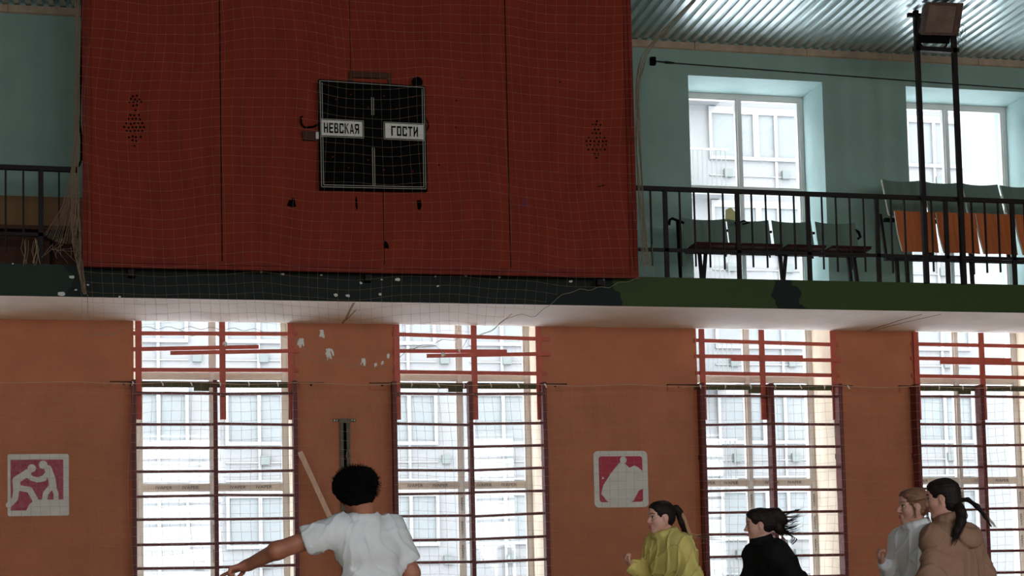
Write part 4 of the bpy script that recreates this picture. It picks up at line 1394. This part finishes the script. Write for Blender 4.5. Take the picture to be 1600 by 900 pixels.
# ---- the man in the white T-shirt, seen from behind, left arm stretched out
def man():
    J = stance(.95, -8.45, (-.45, .9), spread=.14, stride=.15, hipz=.90)
    J.update(neck=np.array((.905, -8.50, 1.425)), chest=np.array((.925, -8.49, 1.24)), shL=np.array((.742, -8.53, 1.340)), shR=np.array((1.070, -8.43, 1.328)),
             elL=np.array((.455, -8.47, 1.245)), wrL=np.array((.318, -8.28, 1.178)), elR=np.array((1.155, -8.40, 1.115)), wrR=np.array((1.15, -8.24, .93)))
    root = thing('person', 'person in a white T-shirt with a round dark afro, seen from behind, arm stretched out', 'person', (.95, -8.45, 0))
    o, A = np.array((.868, -8.45, 1.545)), head_axes((-.55, .80, -.12), .12)
    v = body_volume(J, [(.86, -8.5, 1.72), (.08, -8.2, 1.1), (1.2, -8.2, .75)])
    trunk_core(v, J)
    v.cone(J['shL'], J['elL'], .049, .037, .03); v.cone(J['elL'], J['wrL'], .036, .025, .03)
    v.cone(J['shR'], J['elR'], .050, .040, .03); v.cone(J['elR'], J['wrR'], .039, .026, .03)
    v.cone(o + A.T @ np.array((-.02, 0, -.05)), J['neck'] + (0, 0, -.03), .056, .062, .03)
    add_head(v, o, A, 1.0)
    add_hand(v, J['wrL'], (-.80, .25, -.22), (0, -.25, -1), (-.1, 1, .25), (.05, 1.1, 1.2, 1.25), 1.05)
    add_hand(v, J['wrR'], (-.1, .35, -1), (-.7, .6, 0), (-.3, .9, .2), (.35, .4, .45, .5), 1.05)
    legs_and_feet(J, root, v)
    v.build('body', M_SKIN_T, root)
    add_face_parts(root, o, A, 1.0, M_HAIR_BLACK)
    # shirt
    t = body_volume(J, [], .0075)
    ax, up = torso(t, J, .004, bulk=1.02)
    t.cone(J['pelvis'] - ax * .075 - (0, 0, .05), J['pelvis'] + ax * .075 - (0, 0, .05), .126, .126, .06)
    eL, eR = unit(J['elL'] - J['shL']), unit(J['elR'] - J['shR'])
    t.cone(J['shL'] - eL * .02, J['shL'] + eL * .135, .068, .078, .045)
    t.cone(J['shR'] - eR * .02, J['shR'] + eR * .150, .068, .080, .045)
    t.displace(FOLDS(.0055, 1.0, ridge=1.2))
    t.cut((0, 0, -1), -(J['pelvis'][2] - .09))
    for sh, e, L_ in ((J['shL'], eL, .16), (J['shR'], eR, .17)):
        m_ = sh + e * L_
        sel = lambda X, Y, Z: e[0] * (X - m_[0]) + e[1] * (Y - m_[1]) + e[2] * (Z - m_[2])
        # straight sleeve hem: cut beyond the hem, only out on the arm
        ctr = J['chest']
        X, Y, Z = t.ax[0][:, None, None], t.ax[1][None, :, None], t.ax[2][None, None, :]
        far = (np.abs((X - ctr[0]) * ax[0] + (Y - ctr[1]) * ax[1] + (Z - ctr[2]) * ax[2]) > .20) & (Z > 1.0)
        t.F = np.where(far, np.maximum(t.F, sel(X, Y, Z)), t.F).astype(np.float32)
    nc = J['neck'] + up * -.026
    t.cone(nc - up * .045, nc + up * .004, .090, .066, .03)
    t.cone(nc + up * .055, nc + up * .16, .062, .075, .012, sub=True)
    bk_ = unit(np.cross(ax, up))
    ring = [nc + ax * .066 * math.cos(q) + bk_ * .062 * math.sin(q) + up * (.010 + .006 * math.cos(2 * q)) for q in np.linspace(0, 2 * math.pi, 17)]
    for p_, q_ in zip(ring[:-1], ring[1:]):
        t.cone(p_, q_, .0125, .0125, .012)
    t.build('t_shirt', cloth('white_jersey', (222, 222, 224)), root)
    # afro
    h = Vol(np.array((.858, -8.47, 1.575)) - .17, np.array((.858, -8.47, 1.575)) + .17, .006)
    c = np.array((.860, -8.475, 1.578))
    h.ell(c, (.112, .112, .096), A, .02)
    h.ell(c + (.045, -.02, .028), (.070, .075, .062), None, .03)
    h.ell(c + (-.045, .01, .0), (.068, .078, .070), None, .03)
    h.ell(c + (.01, -.03, -.055), (.085, .075, .055), None, .03)
    fo = o + A.T @ np.array((.085, 0, -.03))
    h.ell(fo, (.055, .075, .075), A, .02, sub=True)
    h.displace(lambda X, Y, Z: .005 * np.sin(120 * X + 3 * np.sin(70 * Z)) * np.sin(115 * Y + 2) * np.sin(125 * Z + 1) + .005 * np.sin(57 * X + 1) * np.sin(61 * Z + 2 * np.sin(40 * Y)))
    ho = h.build('hair', M_HAIR_BLACK, root)
    fz = MB()
    rg = np.random.RandomState(3)
    for q in range(1300):
        d = unit(rg.normal(size=3)) * (1, 1, 1)
        fv = A @ d
        if fv[0] > .45 and fv[2] < .5: continue
        b = c + (.004, -.005, .0) + d * np.array((.113, .112, .094))
        k1 = unit(np.cross(d, rg.normal(size=3)))
        L_ = rg.uniform(.010, .026)
        fz.tube([b - d * .01, b + d * L_ * .4 + k1 * .004, b + d * L_ * .75 - k1 * .004, b + d * L_ + k1 * .005], [.0016, .0014, .001, .0006], 3, cap=False)
    tag(fz.build('curls', M_HAIR_BLACK, ho), kind='stuff')


man()


def tail_strands(path, spread, n_, r0=.0028, r1=.0009, splay=1.0):
    """separate strands lying along a tail, fraying at the tip"""
    out = []
    m_ = len(path) - 1
    for _ in range(n_):
        d = rnd(1.0); d /= np.linalg.norm(d) + 1e-6
        out.append([np.array(p) + d * spread[k_] * random.uniform(.85, 1.15) + rnd(.003 + .012 * splay * (k_ / m_) ** 2) for k_, p in enumerate(path)])
    return strands(out, r0, r1, 3)


def hair_cap(o, A, s, material, parent, hairline=.055, vol=1.0, h=.0055, bun=None):
    P = lambda x, y, z: o + s * (A.T @ np.array((x, y, z)))
    v = Vol(o - .24, o + .24, h)
    v.ell(P(-.016, 0, .034), np.array((.101, .082 , .091)) * s * vol, A)
    v.ell(P(-.045, 0, -.02), np.array((.060, .066, .060)) * s * vol, A, .03)
    v.ell(P(.034, 0, .068), np.array((.060, .066, .050)) * s * vol, A, .02)
    # the face, forehead and ears stay free
    v.ell(P(.122, 0, -.022), np.array((.075, .100, .106)) * s, A, .012, sub=True)
    v.ell(P(.085, 0, -.10), np.array((.10, .12, .085)) * s, A, .012, sub=True)
    for q in (-1, 1):
        v.ell(P(.004, q * .086, -.018), np.array((.030, .028, .038)) * s, A, .01, sub=True)
    if bun:
        for b_ in bun:
            v.ell(P(*b_[0]), np.array(b_[1]) * s, A, .02)
    v.displace(lambda X, Y, Z: .0012 * np.sin(260 * Z + 40 * X + 3 * np.sin(30 * X)))
    return v.build('hair', material, parent), P


def hoodie(J, root, material, hood, seed, sleeves=True, g=.018, drop=.10, folds=.0058, bulk=1.0, ridge=1.0):
    t = body_volume(J, [hood[0]], .0075)
    ax, up = torso(t, J, g, bulk=bulk)
    t.cone(J['pelvis'] - ax * .07 - (0, 0, .05), J['pelvis'] + ax * .07 - (0, 0, .05), .130, .130, .06)
    for s in ('L', 'R'):
        limb(t, [J['sh' + s], J['el' + s], J['wr' + s] + unit(J['el' + s] - J['wr' + s]) * .035], [.068, .064, .045], .075)
        e = unit(J['wr' + s] - J['el' + s])
        t.cone(J['wr' + s] - e * .055, J['wr' + s] - e * .015, .040, .038, .012)
    t.displace(FOLDS(folds, seed, ridge=ridge))
    t.cut((0, 0, -1), -(J['pelvis'][2] - drop))
    # thick collar of the hood round the neck and the pouch hanging on the back
    c, bdir = hood
    nk = J['neck']
    for k_ in range(12):
        a, b = 2 * math.pi * k_ / 12, 2 * math.pi * (k_ + 1) / 12
        l_ = unit(np.cross(up, bdir))
        f = lambda q: nk + bdir * .075 * math.cos(q) + l_ * .078 * math.sin(q) + up * (.012 + .018 * math.cos(q))
        t.cone(f(a), f(b), .030, .030, .012)
    hx = np.array([unit(bdir + up * .45), unit(np.cross(up, bdir)), unit(up - bdir * .45)])
    t.ell(c, (.052, .112, .092), hx, .018)
    t.ell(c + up * .085 + bdir * .012, (.026, .070, .050), hx, .015, sub=True)
    t.cone(nk + up * .03, nk + up * .14, .052, .085, .015, sub=True)
    o = t.build('hoodie', material, root)
    return o, ax, up


# ---- runner in the yellow hoodie, in profile
def yellow():
    J = stance(3.60, -5.5, (-1, .1), stride=.45, hipz=.88)
    J.update(neck=np.array((3.505, -5.50, 1.385)), chest=np.array((3.545, -5.50, 1.19)), shL=np.array((3.585, -5.655, 1.30)), shR=np.array((3.475, -5.345, 1.30)),
             elL=np.array((3.625, -5.74, 1.05)), wrL=np.array((3.46, -5.76, .98)), elR=np.array((3.43, -5.22, 1.06)), wrR=np.array((3.285, -5.33, 1.165)))
    root = thing('person', 'person running in a yellow hoodie, dark hair in a high ponytail, profile', 'person', (3.60, -5.5, 0))
    o, A = np.array((3.475, -5.50, 1.520)), head_axes((-1, -.08, -.05), 0)
    v = body_volume(J, [(3.45, -5.5, 1.7), (3.2, -5.3, 1.25), (3.35, -5.7, .9)])
    trunk_core(v, J)
    v.cone(o + A.T @ np.array((-.025, 0, -.06)), J['neck'] + (0, 0, -.04), .046, .052, .03)
    add_head(v, o, A, .98)
    add_hand(v, J['wrR'], (-.55, -.1, .6), (.7, -.3, .6), (0, -1, .2), (1.25, 1.3, 1.3, 1.3), .92)
    add_hand(v, J['wrL'], (-.8, .1, .3), (.3, .4, .9), (0, .3, 1), (1.25, 1.3, 1.3, 1.3), .92)
    legs_and_feet(J, root, v)
    v.build('body', M_SKIN_F, root)
    add_face_parts(root, o, A, .98, M_HAIR_DARK)
    hoodie(J, root, cloth('yellow_fleece', (222, 206, 126), (208, 190, 108)), (np.array((3.628, -5.53, 1.335)), unit((1, -.1, 0))), 2.0, bulk=1.06, folds=.0075, ridge=1.5)
    ho, P = hair_cap(o, A, .98, M_HAIR_DARK, root)
    MB().ball(P(-.105, 0, .058), .024, 10, 7).build('hair_tie', M_HAIR_DARK, ho, smooth=True)
    pt = Vol((3.5, -5.66, 1.25), (3.80, -5.34, 1.66), .006)
    limb(pt, [P(-.10, 0, .060), P(-.128, 0, .060), P(-.150, .0, .03), P(-.165, 0, -.05), P(-.185, 0, -.13)], [.020, .022, .024, .022, .012], .02)
    pt.build('ponytail', M_HAIR_DARK, ho)
    tail_strands([P(-.10, 0, .060), P(-.128, 0, .060), P(-.150, .0, .03), P(-.165, 0, -.05), P(-.19, 0, -.145)], [.018, .020, .023, .021, .014], 40).build('ponytail_strands', M_HAIR_DARK, ho)
    bl = []
    for q in range(26):
        j = rnd(.012)
        bl.append([P(-.128, .01, .05) + j * .5, P(-.165, .012, .02) + j, P(-.195, .012, -.06) + j, P(-.215, .01, -.15) + j, P(-.24 - .12 * random.random(), .0, -.17) + j * 1.5])
    strands(bl, .0055, .002).build('blond_strands', M_HAIR_BLOND, ho)
    fl = []
    for q in range(16):
        e = random.random()
        fl.append([P(-.235, 0, -.155) + rnd(.008), P(-.29, .01, -.165 - .02 * e) + rnd(.012), P(-.36 - .12 * e, .02, -.17 + .02 * e - .06 * random.random()) + rnd(.02)])
    strands(fl, .0022, .0008, 3).build('flying_strands', M_HAIR_BROWN, ho)


yellow()


# ---- runner in the black hoodie, head turned a little away, hair flying
def black():
    J = stance(4.34, -6.0, (-.9, .3), stride=.4, hipz=.86)
    J.update(neck=np.array((4.085, -6.0, 1.315)), chest=np.array((4.17, -6.0, 1.13)), shL=np.array((4.125, -6.16, 1.225)), shR=np.array((4.075, -5.84, 1.215)),
             elL=np.array((4.23, -6.26, 1.0)), wrL=np.array((4.05, -6.3, .9)), elR=np.array((4.05, -5.77, 1.0)), wrR=np.array((3.92, -5.85, .88)))
    root = thing('person', 'person running in a black hoodie with dark hair flying out behind', 'person', (4.34, -6.0, 0))
    o, A = np.array((4.062, -5.98, 1.437)), head_axes((-.93, .30, -.10), .05)
    v = body_volume(J, [(4.0, -6, 1.62), (3.8, -5.8, .8), (4.0, -6.3, .8)])
    trunk_core(v, J)
    v.cone(o + A.T @ np.array((-.025, 0, -.06)), J['neck'] + (0, 0, -.04), .045, .050, .03)
    add_head(v, o, A, .95)
    add_hand(v, J['wrR'], (-.7, -.2, .3), (.4, -.3, .8), (0, -1, .3), (1.25, 1.3, 1.3, 1.3), .9)
    add_hand(v, J['wrL'], (-.8, .1, .1), (.2, .4, .9), (0, .3, 1), (1.25, 1.3, 1.3, 1.3), .9)
    legs_and_feet(J, root, v)
    v.build('body', M_SKIN_F, root)
    add_face_parts(root, o, A, .95, M_HAIR_DARK)
    hoodie(J, root, cloth('black_fleece', (22, 22, 24)), (np.array((4.185, -6.02, 1.255)), unit((1, -.25, 0))), 3.3, bulk=1.04)
    ho, P = hair_cap(o, A, .95, M_HAIR_DARK, root, bun=[((-.085, 0, .065), (.045, .05, .045)), ((-.10, 0, .01), (.05, .055, .07))])
    pt = Vol((4.08, -6.16, 1.24), (4.46, -5.84, 1.62), .006)
    limb(pt, [P(-.09, 0, .075), P(-.135, 0, .060), P(-.17, 0, .02), P(-.20, 0, -.01)], [.035, .042, .036, .016], .03)
    limb(pt, [P(-.12, 0, .03), P(-.14, 0, -.05), P(-.16, 0, -.10)], [.04, .032, .014], .03)
    pt.build('ponytail', M_HAIR_DARK, ho)
    fl = []
    for q in range(9):                                  # waving locks
        e = q / 8; w0 = random.uniform(-.03, .03)
        z0, ln_ = .075 - .10 * e, random.uniform(.20, .30) * (1 - .35 * e)
        ph, amp = random.uniform(0, 6.28), random.uniform(.008, .016)
        for k_ in range(11):
            j = rnd(.006 + .004 * e); L2 = ln_ * random.uniform(.75, 1.05); sp = random.uniform(-.02, .02)
            pts = []
            for t in np.linspace(0, 1, 9):
                pts.append(P(-.12 - L2 * t, w0 + sp * t, z0 - .05 * t * (1 - t) * 2 + (.02 - .09 * e) * t + amp * t * math.sin(ph + 5.5 * t)) + j * (.4 + 1.2 * t))
            fl.append(pts)
    for q in range(26):
        e = random.random(); w = random.uniform(-.03, .03)
        fl.append([P(-.13, w, -.02), P(-.16, w, -.07), P(-.18 - .04 * e, w, -.10 - .02 * e), P(-.22 - .06 * e, w, -.10 - .05 * e), P(-.23 - .03 * e, w, -.14 - .03 * e), P(-.20 - .03 * e, w, -.16 - .03 * e)])
    strands(fl, .0030, .0009, 3).build('flying_strands', M_HAIR_DARK, ho)
    tl = []
    for q in range(10):
        w = random.uniform(-.03, .03)
        tl.append([P(-.15, .06 + w, -.10), P(-.165 + w, .075, -.16), P(-.16 + 1.5 * w, .085, -.22 - .05 * random.random())])
    strands(tl, .004, .001, 3).build('loose_locks', M_HAIR_BROWN, ho)


black()


# ---- in the white hoodie, smiling profile, partly hidden
def white():
    J = stance(5.10, -6.5, (-.95, .2), stride=.3, hipz=.88)
    J.update(neck=np.array((5.035, -6.50, 1.39)), chest=np.array((5.055, -6.5, 1.19)), shL=np.array((5.085, -6.65, 1.30)), shR=np.array((4.995, -6.345, 1.30)),
             elL=np.array((5.14, -6.72, 1.04)), wrL=np.array((4.96, -6.76, .96)), elR=np.array((4.96, -6.24, 1.04)), wrR=np.array((4.84, -6.34, 1.135)))
    root = thing('person', 'person in a white hoodie with light brown tied hair, smiling, in profile', 'person', (5.10, -6.5, 0))
    o, A = np.array((5.012, -6.50, 1.528)), head_axes((-1, .12, -.02), 0)
    v = body_volume(J, [(5.0, -6.5, 1.72), (4.75, -6.3, 1.2), (4.9, -6.8, .85)])
    trunk_core(v, J)
    v.cone(o + A.T @ np.array((-.025, 0, -.06)), J['neck'] + (0, 0, -.04), .046, .052, .03)
    add_head(v, o, A, 1.02)
    add_hand(v, J['wrR'], (-.45, -.2, .75), (.6, -.4, .3), (-.2, -1, .2), (.9, 1.0, 1.1, 1.1), .92)
    add_hand(v, J['wrL'], (-.8, .1, .1), (.2, .4, .9), (0, .3, 1), (1.2, 1.3, 1.3, 1.3), .92)
    legs_and_feet(J, root, v)
    v.build('body', M_SKIN_F, root)
    add_face_parts(root, o, A, 1.02, M_HAIR_BROWN)
    hoodie(J, root, cloth('white_fleece', (243, 244, 246)), (np.array((5.135, -6.515, 1.335)), unit((1, -.1, 0))), 4.4, bulk=1.04)
    ho, P = hair_cap(o, A, 1.02, M_HAIR_BROWN, root, bun=[((-.03, 0, .055), (.085, .08, .07))])
    MB().ball(P(-.105, 0, .055), .022, 10, 7).build('hair_tie', M_HAIR_DARK, ho, smooth=True)
    pt = Vol((5.05, -6.66, 1.28), (5.36, -6.34, 1.70), .006)
    limb(pt, [P(-.10, 0, .06), P(-.135, 0, .055), P(-.16, 0, .0), P(-.16, 0, -.09), P(-.15, 0, -.14)], [.026, .036, .04, .03, .012], .03)
    pt.build('ponytail', M_HAIR_BROWN, ho)
    fl = []
    for q in range(22):
        w = random.uniform(-.01, .01)
        fl.append([P(.06, .066, .035) + rnd(.006), P(.01, .086, .028) + rnd(.006), P(-.05, .085, .040) + rnd(.006), P(-.10, .04, .055) + rnd(.006)])
    for q in range(10):
        fl.append([P(.035, .075, .02), P(.018, .080, -.03) + rnd(.006), P(.015, .080, -.08) + rnd(.012)])
        fl.append([P(-.07, .078, -.01), P(-.068, .082, -.07) + rnd(.01), P(-.075, .080, -.13) + rnd(.02)])
    strands(fl, .0028, .0012, 3).build('loose_strands', M_HAIR_BROWN, ho)


white()


# ---- in the beige hoodie, seen from behind, two low dark tails
def beige():
    J = stance(4.80, -7.45, (-.5, .86), stride=.2, hipz=.89)
    J.update(neck=np.array((4.785, -7.45, 1.385)), chest=np.array((4.805, -7.45, 1.17)), shL=np.array((4.625, -7.53, 1.275)), shR=np.array((4.955, -7.345, 1.270)),
             elL=np.array((4.575, -7.55, 1.02)), wrL=np.array((4.50, -7.35, .93)), elR=np.array((5.045, -7.36, 1.04)), wrR=np.array((4.99, -7.16, .95)))
    root = thing('person', 'person in a beige hoodie with two low dark ponytails, seen from behind', 'person', (4.80, -7.45, 0))
    o, A = np.array((4.742, -7.44, 1.535)), head_axes((-.76, .65, -.10), .04)
    v = body_volume(J, [(4.75, -7.45, 1.73), (4.4, -7.2, .8), (5.05, -7.0, .8)])
    trunk_core(v, J)
    v.cone(o + A.T @ np.array((-.025, 0, -.06)), J['neck'] + (0, 0, -.04), .046, .052, .03)
    add_head(v, o, A, 1.0)
    add_hand(v, J['wrL'], (-.2, .5, -.9), (.7, .5, 0), (-.3, .8, .2), (.4, .45, .5, .5), .92)
    add_hand(v, J['wrR'], (-.2, .5, -.9), (-.7, .4, 0), (-.3, .8, .2), (.4, .45, .5, .5), .92)
    legs_and_feet(J, root, v)
    v.build('body', M_SKIN_F, root)
    add_face_parts(root, o, A, 1.0, M_HAIR_DARK)
    h_, ax, up = hoodie(J, root, cloth('beige_fleece', (158, 122, 102), (148, 112, 92)), (np.array((4.855, -7.555, 1.29)), unit((.42, -.90, 0))), 5.1, bulk=1.04, folds=.0046, ridge=1.6)
    ho, P = hair_cap(o, A, 1.0, M_HAIR_DARK, root, bun=[((-.05, 0, -.045), (.06, .068, .06))])
    pt = Vol((4.60, -7.78, 1.18), (5.10, -7.2, 1.60), .006)
    b0, b1 = np.array((4.80, -7.56, 1.435)), np.array((4.845, -7.50, 1.515))
    limb(pt, [b0 + (-.0, .03, .03), b0, b0 + (-.02, -.03, -.06), b0 + (-.06, -.05, -.12), b0 + (-.085, -.055, -.165)], [.034, .030, .030, .022, .006], .02)
    po = pt.build('ponytail', M_HAIR_DARK, ho)
    tail_strands([b0 + (0, .03, .03), b0, b0 + (-.02, -.03, -.06), b0 + (-.06, -.05, -.12), b0 + (-.095, -.055, -.185)], [.033, .029, .030, .024, .014], 60, splay=1.6).build('frayed_strands', M_HAIR_DARK, ho)
    pt = Vol((4.70, -7.78, 1.18), (5.10, -7.2, 1.62), .006)
    limb(pt, [b1 + (-.02, .02, .0), b1 + (.022, -.03, .0), b1 + (.055, -.08, -.045), b1 + (.085, -.12, -.11), b1 + (.115, -.14, -.18)], [.016, .013, .015, .011, .005], .015)
    pt.build('ponytail', M_HAIR_DARK, ho)
    fl = []
    for q in range(18):
        fl.append([b0 + rnd(.02), b0 + (-.04, -.04, -.09) + rnd(.02), b0 + (-.09, -.055, -.16) + rnd(.03)])
        if q < 9:
            fl.append([b1 + (.02, -.03, 0) + rnd(.008), b1 + (.07, -.10, -.07) + rnd(.01), b1 + (.125, -.14, -.17) + rnd(.015)])
    strands(fl, .0025, .0009, 3).build('loose_strands', M_HAIR_DARK, ho)
    fl = []
    for q in range(8):
        fl.append([b1 + (.03, -.04, -.01) + rnd(.006), b1 + (.085, -.11, -.08) + rnd(.006), b1 + (.14, -.15, -.18) + rnd(.01)])
    strands(fl, .002, .001, 3).build('light_strands', M_HAIR_BLOND, ho)


beige()
